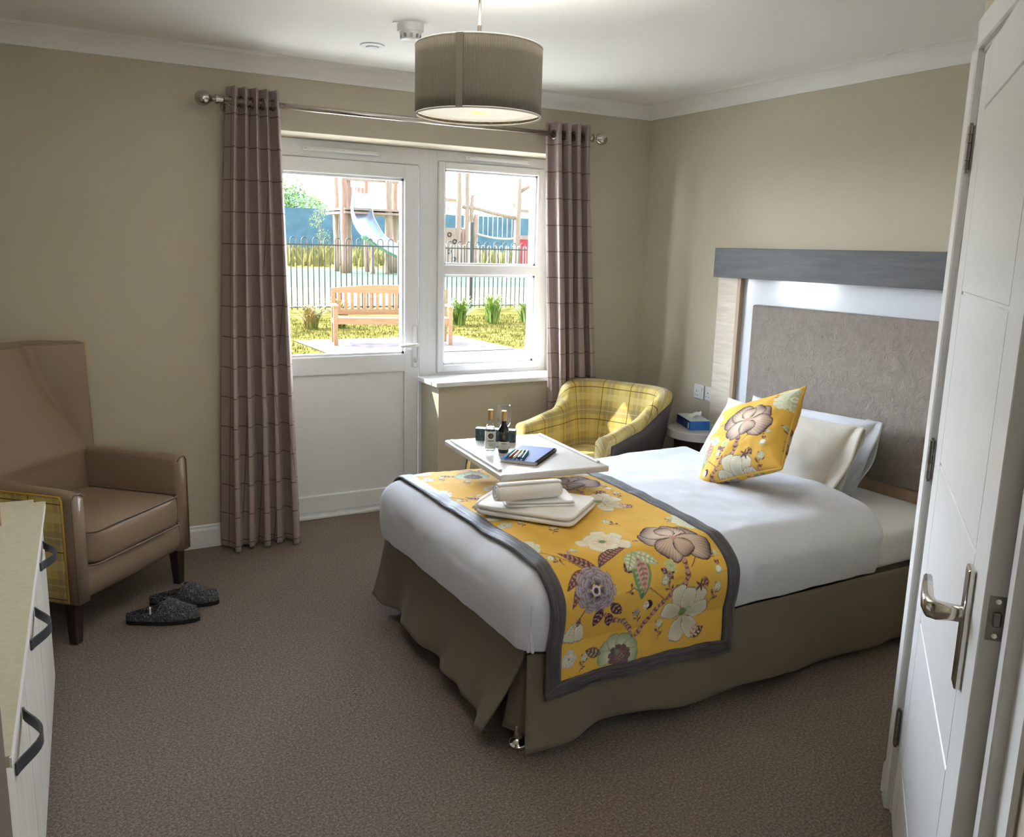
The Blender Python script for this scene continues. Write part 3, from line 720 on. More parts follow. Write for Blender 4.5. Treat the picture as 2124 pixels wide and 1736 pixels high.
for (u, nn, z), w_, h_ in zip(lev, (.014, .014, .016, .017, .016, .015, .012), (.013, .014, .016, .016, .015, .014, .012)):
    prevs.append((Vector((u, nn, z)), w_, h_))
rings = []
for i, (p, w_, h_) in enumerate(prevs):
    t = (prevs[min(i+1, len(prevs)-1)][0]-prevs[max(i-1, 0)][0]).normalized(); sx = Vector((0, 0, 1)); sy = t.cross(sx).normalized()
    rings.append([bm.verts.new(p+sx*h_*c*1.0+sy*w_*s_*.62) for c, s_ in ((-.7, -1), (.7, -1), (1, -.6), (1, .6), (.7, 1), (-.7, 1), (-1, .6), (-1, -.6))])
for a, b in zip(rings, rings[1:]):
    for k in range(8): bm.faces.new((a[k], a[(k+1) % 8], b[(k+1) % 8], b[k]))
bm.faces.new(rings[0]); bm.faces.new(rings[-1])
lfin('lever_handle', bm, M['chrome'], leaf, True)
for z in (1.82, 1.035, .262):
    bm = bmesh.new()
    for k in range(5):
        zz = z-.05+k*.0205
        vs0 = len(bm.verts); add_tube(bm, [(.004, .010, zz), (.004, .010, zz+.0192)], .0068, 12)
    add_box(bm, (-.004, .002, z-.05), (.012, .0045, z+.052))
    for zz in (z-.058, z+.0525): add_tube(bm, [(.004, .010, zz), (.004, .010, zz+.006)], .0042, 8)
    lfin('hinge', bm, M['steel'], leaf, False)
bm = bmesh.new(); add_box(bm, (-W-.0012, -.034, .955), (-W, -.008, 1.030), bev=.0005, seg=1)
lt = lfin('latch_plate', bm, M['steel'], leaf)
bm = bmesh.new(); add_box(bm, (-W-.010, -.027, .981), (-W, -.016, 1.004), bev=.002, seg=1)
lfin('latch_bolt', bm, M['steel'], lt)
for z in (.9635, 1.0215):
    bm = bmesh.new(); add_tube(bm, [(-W-.0024, -.021, z), (-W, -.021, z)], .0044, 14); lfin('screw', bm, M['chrome'], lt)

# ------------------------------------------------------------------ sockets
def socket(y, z, label):
    s = thing('wall_socket', label, 'socket', (XR, y, z))
    box('faceplate', (-.009, -.043, -.043), (0, .043, .043), M['plastic'], s, bev=.006, seg=3)
    box('rocker_switch', (-.013, -.030, .004), (-.008, -.016, .028), M['plastic'], s, bev=.001)
    boxes('pin_hole', [((-.0095, .014, -.002), (-.0088, .0185, .008)), ((-.0095, .024, -.022), (-.0088, .030, -.018)), ((-.0095, .002, -.022), (-.0088, .008, -.018))], M['black'], s)
socket(3.832, .744, 'white switched socket on the wall, left of the headboard post')
socket(3.735, .744, 'white socket plate half hidden behind the headboard post')
socket(3.74, .42, 'white socket low on the wall below the bedside table')

# ------------------------------------------------------------------ headboard
hb = thing('headboard', 'tall headboard with grey top beam, white glass surround and taupe padded panel', 'headboard', (XR, 2.67, 0))
def hbx(name, x0, x1, y0, y1, z0, z1, m, bev=.002): return box(name, (x0-XR, y0-2.67, z0), (x1-XR, y1-2.67, z1), M[m], hb, bev=bev)
hbx('top_beam', 3.355, XR, 1.68, 3.665, 1.425, 1.583, 'greywood')
for a, b in ((3.53, 3.682), (1.66, 1.81)):
    hbx('side_post', 3.413, XR, a, b, .06, 1.425, 'palewood')
hbx('post_edge_strip', 3.41, 3.44, 3.505, 3.53, .06, 1.425, 'palewood_edge', .001)
hbx('glass_panel', 3.438, XR-.002, 1.81, 3.505, .30, 1.425, 'glasspanel', .001)
hbx('lower_rail', 3.40, XR-.03, 1.85, 3.45, .30, .545, 'palewood_edge')
bm = bmesh.new(); add_box(bm, (3.383-XR, 1.96-2.67, .535), (3.438-XR, 3.38-2.67, 1.290), bev=.010, seg=3)
bm_obj('padded_panel', bm, M['pad'], hb, False)

# ------------------------------------------------------------------ bed
BX0, BX1, BN, BF = 1.27, 3.375, 2.05, 3.25
bed = thing('bed', 'divan bed with white fitted sheet and taupe valance', 'bed', (2.3, 2.65, 0))
def bl(p): return (p[0]-2.3, p[1]-2.65, p[2])
def bb(name, lo, hi, m, bev=0, **k): return box(name, bl(lo), bl(hi), m, bed, bev=bev, **k)
bb('divan_base', (BX0+.05, BN+.05, .07), (BX1, BF-.03, .33), M['valance'], .01)
rbox('mattress', bl((BX0+.04, BN+.01, .33)), bl((BX1, BF-.02, .507)), M['sheet'], bed, r=.045, puff=.006)
for x, y in ((1.262, 2.125), (1.335, 3.205), (2.199, 2.13), (2.2, 3.15), (3.2, 2.13), (3.2, 3.15)):
    lathe('glide_foot', [(0, 0), (.030, 0), (.033, .004), (.033, .012), (.026, .022), (.014, .03), (.012, .075), (0, .075)], M['chrome'], bed, 28, bl((x, y, 0)))
def panel(name, n, m_, fn, parent, th=.004):
    P = np.array([[fn(i/(n-1), j/(m_-1)) for j in range(m_)] for i in range(n)]); grid(name, P, M['valance'], parent, thick=th)
def near_panel(a, h):
    x = 1.245+(3.37-1.245)*a
    f = h*h
    wob = .016*fbm(x*3.1, h*.6, 2.)+.020*math.sin(x*5.2+.6)+.010*math.sin(x*13)
    y = 2.036-.012*h+wob*f-.035*f*math.exp(-((x-1.38)/.10)**2)
    zb = .040+.030*max(0, math.sin((x-1.25)*2.6))**1.0*.6+(.008*math.sin(x*9))
    e = math.exp(-((x-1.245)/.05)**2)
    return bl((x-.015*h*e, y+.02*e*(1-h), .345+(zb-.345)*h))
panel('side_valance', 150, 22, near_panel, bed)
def foot_panel(a, h):
    y = 2.095+(3.285-2.095)*a; f = h**1.3
    yy = y+(.085*(1-a)**4+.10*a**4)*f
    wob = .012*math.sin(y*17)*h+.008*math.sin(y*31+1)*h*h+.012*fbm(y*4, h, 5.)*f
    x = 1.265-.078*f+wob+.055*f*a-.02*f*(1-a)**6
    zb = .055+.018*math.sin((a-.1)*PI*1.2)+.012*math.sin(y*11)*.5
    return bl((x, yy, .345+(zb-.345)*h))
panel('foot_valance', 120, 22, foot_panel, bed)
def corner_pleat(a, h):
    x = 1.30-.012*h+(-.05)*a+.02*a*a; y = 2.05+.10*a
    return bl((x-.03*h*a, y+.02*h, .345-.29*h))
panel('pleat', 16, 12, corner_pleat, bed)
def far_panel(a, h):
    x = 1.27+(3.37-1.27)*a; return bl((x, 3.262+.02*h+.01*math.sin(x*9)*h, .345-.30*h))
panel('far_valance', 60, 8, far_panel, bed)

def sm0(x): x = min(1, max(0, x)); return x*x*(3-2*x)
# duvet surface: a sheet bent over a soft rounded block
def bend(t, r):
    """t<0: past the edge. returns (offset inwards, drop)"""
    if t >= 0: return t+r, 0.
    th = -t/r
    if th <= PI/2: return r-r*math.sin(th), r*(1-math.cos(th))
    return 0., r+(-t-r*PI/2)
def dsurf(tx, ty, wy, off=0., wr=1., bulge=1.):
    """tx measured from the start of the foot bend, ty likewise from the near side; wy: width of the flat"""
    r = .105+off; rf = .085+off
    ax, dx = bend(tx, rf); x = 1.235-off+ax
    if ty > wy:
        ay, dy = bend(wy-ty, r); y = BF+.02+off-ay
    else:
        ay, dy = bend(ty, r); y = BN-.022-off+ay
    mxd = max(dx, dy); d = mxd+((dx**5+dy**5)**.2-mxd)*max(0, 1-mxd/.16)
    cs = min(1, max(0, (ty/wy))) if wy else 0
    z = .600+off+.020*math.sin(PI*cs)*min(1, max(0, (tx+.05)/.25))-d
    if bulge:
        b = math.sin(min(1, max(0, (dy-.02)/.22))*PI); s = -1 if ty < wy/2 else 1
        y += s*.020*b*bulge*(1 if dy > 0 else 0)
        b = math.sin(min(1, max(0, (dx-.02)/.24))*PI); x -= .018*b*bulge*(1 if dx > 0 else 0)
    # rounded plan corners
    c = .075; xf = 1.235-off
    for yn, sg in ((BN-.022-off, 1), (BF+.02+off, -1)):
        a_, b_ = (xf+c-x)/c, (c-sg*(y-yn))/c
        if a_ > 0 and b_ > 0:
            k = max(a_, b_)/math.hypot(a_, b_); x = xf+c-a_*k*c; y = yn+sg*(c-b_*k*c)
    w1 = .010*fbm(x*3.2+4, y*3.2, 1.)+.0045*fbm(x*9, y*7, 3.)
    z += w1*wr*(1 if d < .1 else .4)
    if dy > .1 and tx > 0 and dx < .02:
        y += .008*fbm(x*6, z*2.5, 7.)*wr*(-1 if ty < wy/2 else 1)
    if dx > .1 and dy < .02: x += .008*fbm(y*6, z*2.5, 9.)*wr
    return x, y, z
RR = .105; WY = (BF+.02-RR)-(BN-.022+RR)
HS = RR*PI/2+(.602-RR-.362); HF = .085*PI/2+(.602-.085-.362)
tys = np.concatenate([np.linspace(-HS, 0, 26), np.linspace(0, WY, 60)[1:], np.linspace(WY, WY+HS, 20)[1:]])
txs = np.concatenate([np.linspace(-HF, 0, 24), np.linspace(0, 1.48, 90)[1:]])
P = np.array([[dsurf(a, b, WY) for b in tys] for a in txs])
# the open head end rolls down to the sheet
end = []
for k in range(1, 7):
    th = k/6*PI*.62; row = []
    for j, b in enumerate(tys):
        q = P[-1, j]; r = .034
        kf = sm0((q[2]-.47)/.08); sd_ = -1 if b > WY/2 else 1
        row.append((q[0]+r*math.sin(th)*(.4+.6*kf), q[1]+sd_*(1-kf)*r*(1-math.cos(th)), q[2]-r*(1-math.cos(th))*1.3*kf))
    end.append(row)
P = np.concatenate([P, np.array(end)])
# swing the turned-down edge so it runs slightly forward at the near side
for i in range(P.shape[0]):
    for j in range(P.shape[1]):
        x, y, z = P[i, j]; k = max(0, (x-1.9)/.9)
        P[i, j, 0] = x+k*(.035*math.sin(y*6)-.03*max(0, (2.35-y)))
duvet = thing('duvet', 'plump white duvet spread over the bed', 'duvet', (2.0, 2.65, .5))
o = grid('cover', P-np.array((2.0, 2.65, .5)), M['linen'], duvet, thick=.012)
subsurf(o, 1)

# runner with floral centre and charcoal border
run = thing('bed_runner', 'yellow floral bed runner with charcoal border across the foot of the bed', 'bed runner', (1.65, 2.65, .6))
OFF = .018
RX0 = 1.283; RXW = .745
rh = (.105+OFF)*PI/2+(.602+OFF-(.105+OFF)-.213)
rhf = rh-.12
RL = rh+WY+rhf
def rpt(u, v, o=OFF):
    # u across (foot->head), v along from the near hem
    xx = RX0+u; rf = .085+o; ax = xx-(1.235-o)
    tx = ax-rf if ax >= rf else -math.asin(min(1, (rf-ax)/rf))*rf
    x, y, z = dsurf(tx, v-rh, WY, o, 1.)
    skew = .02*(v-rh)/WY if v > rh else 0
    if v < rh:
        t = (rh-v)/rh; y += -.006*abs(math.sin(u*9+1))*t; x += (u/RXW-.2)*.012*t; z += .008*math.sin(u*5.)*t*t
    return (x+skew*.5-1.65, y-2.65, z-.6)
BWD = .052
nu_, nv_ = 270, 780
us = np.linspace(BWD, RXW-BWD, nu_); vs = np.linspace(BWD, RL-BWD, nv_)
cu = np.linspace(BWD, RXW-BWD, 60); cv = np.linspace(BWD, RL-BWD, 170)
C = np.array([[rpt(a, b) for b in cv] for a in cu])
def interp(C, cu, cv, us, vs):
    iu = np.clip(np.searchsorted(cu, us)-1, 0, len(cu)-2); iv = np.clip(np.searchsorted(cv, vs)-1, 0, len(cv)-2)
    fu = ((us-cu[iu])/(cu[iu+1]-cu[iu]))[:, None, None]; fv = ((vs-cv[iv])/(cv[iv+1]-cv[iv]))[None, :, None]
    return (C[iu][:, iv]*(1-fu)+C[iu+1][:, iv]*fu)*(1-fv)+(C[iu][:, iv+1]*(1-fu)+C[iu+1][:, iv+1]*fu)*fv
P = interp(C, cu, cv, us, vs)
U, V = np.meshgrid(us, vs, indexing='ij')
grid('floral_panel', P, M['floral'], run, col=floral_colors(U, V))
def strip(u0, u1, v0, v1, n, m_, along, mit=(0, 0)):
    A = []; B = []
    for i in range(n):
        a = i/(n-1); ra = []; rb = []
        for j in range(m_):
            b = j/(m_-1)
            if along == 'v':
                u = u0+(u1-u0)*b; e = (u1-u) if mit[0] == 1 else (u-u0)   # distance to inner edge
                va = v0+(BWD-e); vb = v1-(BWD-e); v = va+(vb-va)*a
            else:
                v = v0+(v1-v0)*b; e = (v1-v) if mit[0] == 1 else (v-v0)
                ua = u0+(BWD-e); ub = u1-(BWD-e); u = ua+(ub-ua)*a
            p = rpt(u, v, OFF+.0035*math.sin(b*PI)**.4)
            ra.append(p); rb.append((v, u) if along == 'v' else (u, v))
        A.append(ra); B.append(rb)
    return A, B
for u0, u1, v0, v1, al, s_ in ((0, BWD, 0, RL, 'v', 1), (RXW-BWD, RXW, 0, RL, 'v', 0), (0, RXW, 0, BWD, 'u', 1), (0, RXW, RL-BWD, RL, 'u', 0)):
    A, B = strip(u0, u1, v0, v1, 170 if al == 'v' else 70, 7, al, (s_,))
    grid('border', A, M['border'], run, B, thick=.004)

# ------------------------------------------------------------------ pillows and cushion
def pillow_pts(w, h, t, n=34, pinch=.10, ex=.42, seed=0, flange=0.):
    top = np.zeros((n, n, 3)); bot = np.zeros((n, n, 3))
    for i in range(n):
        for j in range(n):
            a, b = -1+2*i/(n-1), -1+2*j/(n-1)
            th = (max(0, 1-a*a)*max(0, 1-b*b))**ex
            px = a*w/2*(1-pinch*(1-abs(a))*0-pinch*.5*(1-b*b)*abs(a)**3); py = b*h/2*(1-pinch*.5*(1-a*a)*abs(b)**3)
            wv = .010*fbm(a*1.7+seed, b*1.7, seed)*th**.3+.012*th*math.sin(5*a*b+seed)*.4
            top[i, j] = (px, py, t/2*th+wv); bot[i, j] = (px, py, -t/2*th+wv)
    return top, bot
def closed(name, top, bot, m, parent, col=None, uv=None):
    n, k = top.shape[:2]; V = np.concatenate([top.reshape(-1, 3), bot.reshape(-1, 3)]); N = n*k; F = []
    for i in range(n-1):
        for j in range(k-1):
            a, b, c, d = i*k+j, (i+1)*k+j, (i+1)*k+j+1, i*k+j+1
            F.append((a, b, c, d)); F.append((N+a, N+d, N+c, N+b))
    o = mesh(name, V, F, m, parent, True, uv, col)
    bm = bmesh.new(); bm.from_mesh(o.data); bmesh.ops.remove_doubles(bm, verts=bm.verts, dist=1e-5); bm.to_mesh(o.data); bm.free()
    return o
def frame(o, origin, ax, ay):
    """orient: local X->ax, local Y->ay"""
    ax = Vector(ax).normalized(); az = ax.cross(Vector(ay)).normalized(); ay = az.cross(ax)
    m_ = Matrix((ax, ay, az)).transposed().to_4x4(); m_.translation = Vector(origin); o.matrix_world = m_
# local X = along bed width (towards the window), Y = up the lean, Z = out to the foot
for nm, lab, org, ax, ay, w, h, t, sd in (
    ('pillow', 'white pillow at the back, its corner showing against the padded headboard', (3.165, 2.815, .665), (-.02, 1, .0), (.50, 0, .86), .76, .40, .14, 1.),
    ('pillow', 'ivory pillow in front, behind the yellow floral cushion', (2.925, 2.745, .672), (-.10, 1, .02), (.58, .04, .78), .74, .43, .16, 4.)):
    p = thing(nm, lab, 'pillow', (0, 0, 0)); tp, bt = pillow_pts(w, h, t, 40, .16, .40, sd)
    # flip so that Z faces the foot of the bed
    o = closed('pillowcase', tp, bt, M['linen'] if sd < 2 else M['linen_cream'], p)
    frame(p, org, ax, ay)
    # open envelope end towards the near side
    n_ = 26; P = np.zeros((n_, 14, 3))
    for i in range(n_):
        b = -1+2*i/(n_-1)
        for j in range(14):
            a = 2*PI*j/14; rr = .018+.03*(1-b*b)**.6
            P[i, j] = (-w/2-.045+.035*0, b*h/2*.97, 0)
    fl = np.zeros((n_, 10, 3))
    for i in range(n_):
        b = -1+2*i/(n_-1); op = .016*max(0, 1-b*b)**.5
        for j in range(10):
            s_ = j/9; fl[i, j] = (-w/2+.07-.105*s_+.02*b*b*s_, b*h/2*(.985), op*(1.-.25*s_)+.004+.01*math.sin(b*5+sd)*s_)
    grid('open_edge', fl, M['linen'] if sd < 2 else M['linen_cream'], p, thick=.002)
    fl2 = fl.copy(); fl2[:, :, 2] = -fl[:, :, 2]*.8
    grid('open_edge', fl2, M['linen'] if sd < 2 else M['linen_cream'], p, thick=.002)
cu_ = thing('cushion', 'square yellow floral cushion with piped edge leaning on the pillows', 'cushion')
nC = 170; tp, bt = pillow_pts(.44, .43, .16, nC, .14, .40, 9.)
a_ = np.linspace(0, .44, nC); U, V = np.meshgrid(a_, a_, indexing='ij')
colT = floral_colors(U+.29, V+.205); colB = floral_colors(U+.02, V+.30)
closed('cushion_cover', tp, bt, M['floral'], cu_, col=np.concatenate([colT.reshape(-1, 3), colB.reshape(-1, 3)]))
rim = [tuple(tp[i, 0]) for i in range(0, nC, 6)]+[tuple(tp[-1, j]) for j in range(0, nC, 6)]+[tuple(tp[i, -1]) for i in range(nC-1, 0, -6)]+[tuple(tp[0, j]) for j in range(nC-1, 0, -6)]
tube('piping', rim, .0048, M['yellow_pipe'], cu_, 8, True)
B_, TLc, TRc, BRc = [Vector(v) for v in ((2.421, 2.611, .598), (2.678, 2.836, .831), (2.739, 2.450, 1.0), (2.483, 2.225, .775))]
cen = (B_+TLc+TRc+BRc)/4; ex_ = ((BRc-B_)+(TRc-TLc)).normalized(); ey_ = ((TLc-B_)+(TRc-BRc)).normalized()
CUSH = (cen, ex_, ey_)
frame(cu_, cen, ex_, ey_)

# ------------------------------------------------------------------ towels
tw = thing('bath_towel', 'folded white bath towel lying flat on the floral runner', 'towel', (1.545, 2.515, .634), math.radians(-52))
for k, (w, d) in enumerate(((.36, .30), (.352, .292))):
    rbox('folded_layer', (-w/2, -d/2, .018*k), (w/2, d/2, .018*k+.021), M['towel'], tw, r=.0102, puff=.004)
tube('fold_edge', [(-.178, -.13, .019), (-.185, -.06, .02), (-.186, .05, .02), (-.178, .13, .019)], [.012, .019, .019, .012], M['towel'], tw, 12)
ht = thing('hand_towel', 'folded white hand towel under the rolled one', 'towel', (1.535, 2.505, .673), math.radians(-20))
for k, (w, d) in enumerate(((.25, .17), (.24, .165))):
    rbox('folded_layer', (-w/2, -d/2, .011*k), (w/2, d/2, .011*k+.0125), M['towel'], ht, r=.006, puff=.003)
rt = thing('rolled_towel', 'small white towel rolled up on top of the towel pile', 'towel', (1.475, 2.465, .728), math.radians(-9))
n_ = 160; P = np.zeros((26, n_, 3)); turns = 4.2
for i in range(26):
    s = i/25; x = (-.5+s)*.235
    sq = 1-.10*max(0, abs(2*s-1)-.86)/.14
    for j in range(n_):
        a = turns*2*PI*j/(n_-1); r = (.007+.027*j/(n_-1))*sq
        P[i, j] = (x+.004*math.sin(a*.5), r*math.cos(a+.8)*1.06, r*math.sin(a+.8)*.94)
P[:, -10:, 2] -= 0
grid('towel_roll', P, M['towel'], rt, thick=.0052)
tube('roll_core', [(-.10, 0, 0), (.10, 0, 0)], .02, M['towel'], rt)

# ------------------------------------------------------------------ overbed table
TZ = .74
ot = thing('overbed_table', 'pale grey overbed table on a chrome frame reaching over the bed', 'overbed table', (1.718, 2.922, 0), math.radians(-5.5))
box('table_top', (-.2275, -.3075, TZ-.024), (.2275, .3075, TZ), M['tabletop'], ot, bev=.006, seg=3)
for x in (-.208, .208):
    box('raised_lip', (x-.0075, -.255, TZ-.001), (x+.0075, .275, TZ+.009), M['tabletop'], ot, bev=.003)
fr_ = [(-.07, -.10, TZ-.04), (-.075, .20, TZ-.04), (-.078, .32, TZ-.05), (-.08, .385, TZ-.09), (-.08, .41, TZ-.16), (-.08, .41, .05), (-.08, .38, .03), (-.08, -.15, .03)]
for s_ in (1, -1):
    tube('frame_tube', [(p[0]*s_+(.0), p[1], p[2]) for p in fr_], .0125, M['satin'], ot, 14)
box('cross_bar', (-.16, -.12, TZ-.052), (.16, -.07, TZ-.024), M['steel'], ot, bev=.004)
for s_ in (-1, 1):
    for y in (-.15, .38):
        c_ = lathe('castor', [(0, -.006), (.018, -.006), (.018, .006), (0, .006)], M['black'], ot, 20, (s_*.08, y, .0185), rot=RY)
TR = Matrix.Rotation(PI/2, 3, 'X')
def onT(o, x, y, rz=0): o.location = (x, y, TZ); o.rotation_euler = (0, 0, rz)
def bottle(name, label, x, y, glass, labm, emb, rz, liquid=None):
    b = thing(name, label, 'bottle'); onT(b, x, y, rz)
    pr = [(0, .002), (.018, 0), (.0215, .004), (.022, .012), (.022, .088), (.0195, .100), (.013, .112), (.0095, .120), (.0088, .145), (.0092, .150), (0, .151)]
    lathe('glass_body', pr, glass, b, 36)
    if liquid: lathe('wine', [(0, .005), (.0198, .006), (.0202, .088), (.016, .102), (0, .1025)], liquid, b, 30)
    lathe('screw_cap', [(0, .172), (.0098, .172), (.0106, .170), (.0106, .132), (.0092, .131), (0, .131)], M['gold'], b, 28)
    def patch(nm, z0, z1, hw, m, r=.0226):
        P = np.array([[(r*math.sin(a), -r*math.cos(a), z) for z in (z0, z1)] for a in np.linspace(-hw, hw, 18)]); return grid(nm, P, m, b, thick=.0004)
    if emb == 'round':
        patch('paper_label', .014, .086, 1.35, labm)
        P = np.array([[(.0230*math.sin(q*math.cos(t)/.0226), -.0230*math.cos(q*math.cos(t)/.0226), .068+q*math.sin(t)) for q in np.linspace(.0001, .0115, 6)] for t in np.linspace(0, 2*PI, 30)])
        e = grid('round_emblem', P, M['label_dark'], b, thick=.0003)
    else:
        patch('paper_label', .016, .048, 1.25, labm); e = patch('dark_label', .050, .086, 1.25, M['label_dark'])
    for k, (z, hw) in enumerate(((.0735, .2), (.069, .3), (.0645, .3), (.060, .2))):
        P = np.array([[(.0234*math.sin(a), -.0234*math.cos(a), zz) for zz in (z, z+.0013)] for a in np.linspace(-hw, hw, 8)]); grid('print_line', P, M['label_gold'], e)
    lz = ((.046, .55, .003), (.038, .4, .0008), (.033, .45, .0008), (.028, .35, .0008)) if emb == 'round' else ((.039, .5, .003), (.033, .4, .0008), (.028, .45, .0008), (.023, .35, .0008))
    for z, hw, th in lz:
        P = np.array([[(.0231*math.sin(a), -.0231*math.cos(a), zz) for zz in (z, z+th)] for a in np.linspace(-hw, hw, 12)]); grid('print_line', P, M['label_dark'], b)
bottle('wine_bottle', 'small clear bottle of white wine with pale label and black round emblem', 1.603, 2.990, M['clear'], M['label'], 'round', -.35, M['clear_green'])
bottle('wine_bottle', 'small dark bottle of red wine with gold screw cap', 1.643, 2.950, M['redglass'], M['label'], 'dark', -.45)
gl = thing('wine_glass', 'empty stemmed wine glass behind the small bottles', 'glass'); onT(gl, 1.684, 3.025)
lathe('bowl', [(.0245, .178), (.0300, .150), (.0318, .128), (.028, .102), (.016, .085), (.004, .080)], M['clear'], gl, 40)
lathe('rim', [(.0240, .1775), (.0252, .179), (.0256, .1775), (.0245, .176)], M['clear'], gl, 40)
lathe('stem', [(.004, .081), (.0028, .07), (.0028, .012), (.006, .004)], M['clear'], gl, 20)
lathe('foot', [(0, .004), (.006, .004), (.030, .0015), (.030, 0), (0, 0)], M['clear'], gl, 40)
cb = thing('carton', 'long dark teal patterned carton behind the bottles', 'box'); onT(cb, 1.716, 3.150, math.radians(-40))
box('carton_side', (-.086, -.018, 0), (.086, .018, .052), M['teal'], cb, bev=.0008, seg=1); box('lid', (-.0862, -.0182, .052), (.0862, .0182, .0535), M['tealtop'], cb)
nb = thing('notebook', 'blue spiral bound notebook lying on the overbed table', 'notebook'); onT(nb, 1.700, 2.845, math.radians(41))
box('pages', (-.128, -.070, .001), (.128, .070, .013), M['paper'], nb); box('cover', (-.130, -.072, .013), (.130, .072, .0142), M['blue'], nb); box('back_cover', (-.130, -.072, 0), (.130, .072, .0012), M['black'], nb)
bm = bmesh.new()
for k in range(34):
    x = -.122+k*.0074; add_tube(bm, [(x, -.071+.0085*math.cos(t), .0075+.0085*math.sin(t)) for t in [2*PI*q/10 for q in range(10)]], .0011, 5, True)
bm_obj('spiral_binding', bm, M['black'], nb, True)
pens = (('light blue', (70, 170, 200)), ('orange red', (214, 84, 40)), ('yellow green', (196, 206, 40)), ('black', (26, 26, 34)), ('green', (20, 130, 100)))
pbase = Vector((1.700, 2.845, 0))
for k, (cn, cc) in enumerate(pens):
    pm = mat('pen_'+cn.replace(' ', '_'), cc, .35)
    p = thing('pen', '%s felt pen lying on the blue notebook' % cn, 'pen', (0, 0, 0), 0, 'felt pens on the notebook')
    off = RZ(math.radians(41)) @ Vector((-.052+.002*k, .060-.0155*k, 0))
    p.location = (pbase.x+off.x, pbase.y+off.y, TZ+.0142+.0054); p.rotation_euler = (0, 0, math.radians(44+1.5*k))
    lathe('barrel', [(0, -.062), (.0045, -.060), (.0052, -.05), (.0052, .02), (0, .021)], M['plastic'] if k in (2, 3) else pm, p, 14, rot=RY)
    lathe('cap', [(0, .020), (.0056, .020), (.0054, .055), (.003, .062), (0, .063)], pm, p, 14, rot=RY)
    lathe('end_plug', [(0, -.068), (.0035, -.067), (.0050, -.058), (0, -.058)], pm, p, 14, rot=RY)

# ------------------------------------------------------------------ yellow tub chair
tc = thing('tub_chair', 'yellow tartan tub chair between the curtain and bedside table', 'armchair', (2.745, 3.885, 0), math.radians(-67))
def tubpath(hw=.295, yf=-.335, yb=.325, r=.17, n=64):
    pts = []
    L1 = (yb-r)-yf; arc = r*PI/2; L2 = 2*(hw-r); tot = 2*L1+2*arc+L2
    for i in range(n):
        s = tot*i/(n-1)
        if s < L1: p = (-hw, yf+s); nr = (1, 0)
        elif s < L1+arc:
            a = (s-L1)/r; p = (-hw+r-r*math.cos(a), yb-r+r*math.sin(a)); nr = (math.cos(a), -math.sin(a))
        elif s < L1+arc+L2: p = (-hw+r+(s-L1-arc), yb); nr = (0, -1)
        elif s < L1+2*arc+L2:
            a = (s-L1-arc-L2)/r; p = (hw-r+r*math.sin(a), yb-r+r*math.cos(a)); nr = (-math.sin(a), -math.cos(a))
        else: p = (hw, yb-r-(s-L1-2*arc-L2)); nr = (-1, 0)
        pts.append((p, nr, s))
    return pts
def sm(x): x = min(1, max(0, x)); return x*x*(3-2*x)
P = []; UV = []; PO = []
for (p, nr, s) in tubpath():
    k = sm((p[1]+.02)/.27); h = .612+.035*sm((p[1]+.33)/.35)+.145*k; t = .075+.012*k; lean = .02+.14*k
    sec = []
    zz = [.24, .34, .44, .52]; zz = [z for z in zz if z < h-.05]+[h-.035]
    for z in zz: sec.append((t+.006*math.sin((z-.24)*6), z))
    for a in (20, 50, 80, 110, 140, 165): sec.append((t/2+t/2*math.cos(math.radians(a)), h-.035+.035*math.sin(math.radians(a))))
    for z in (h-.05, .45, .3, .13): sec.append((0, z))
    sec += [(t*.5, .125)]
    while len(sec) < 16: sec.insert(1, ((sec[0][0]+sec[1][0])/2, (sec[0][1]+sec[1][1])/2))
    ring = []; uvr = []; acc = 0; pr = None
    for (nn, z) in sec:
        L = lean*max(0, z-.28)
        ring.append((p[0]+nr[0]*(nn-L), p[1]+nr[1]*(nn-L)-(0), z))
        if pr: acc += math.hypot(nn-pr[0], z-pr[1])
        pr = (nn, z); uvr.append((s*1.+.02, acc+.06))
    P.append(ring); UV.append(uvr)
    orow = []
    for q in range(8):
        z = .115+(h-.05-.115)*q/7; L = lean*max(0, z-.28); orow.append((p[0]-nr[0]*(.0045+L), p[1]-nr[1]*(.0045+L), z))
    PO.append(orow)
grid('upholstered_shell', P, M['tartan'], tc, UV, cv=True, caps=True)
grid('outer_panel', PO[1:-1], M['leather_dark'], tc, thick=.004)
rbox('seat_cushion', (-.212, -.345, .275), (.212, .235, .425), M['tartan'], tc, r=.045, puff=.018)
rbox('seat_base', (-.235, -.325, .12), (.235, .23, .285), M['tartan'], tc, r=.02)
def leg4(parent, L, zt, w0=.022, w1=.015, m=None):
    for (x, y, dx, dy) in L:
        bm = bmesh.new(); t = [bm.verts.new((x+a*w0, y+b*w0, zt)) for a, b in ((-1, -1), (1, -1), (1, 1), (-1, 1))]; q = [bm.verts.new((x+dx+a*w1, y+dy+b*w1, 0)) for a, b in ((-1, -1), (1, -1), (1, 1), (-1, 1))]
        bm.faces.new(t); bm.faces.new(list(reversed(q)))
        for i in range(4): bm.faces.new((t[i], q[i], q[(i+1) % 4], t[(i+1) % 4]))
        bmesh.ops.bevel(bm, geom=list(bm.edges), offset=.002, segments=1, affect='EDGES'); bm_obj('leg', bm, m or M['darkwood'], parent)
leg4(tc, [(-.24, -.27, -.01, -.02), (.24, -.27, .01, -.02), (-.22, .22, -.01, .03), (.22, .22, .01, .03)], .13)

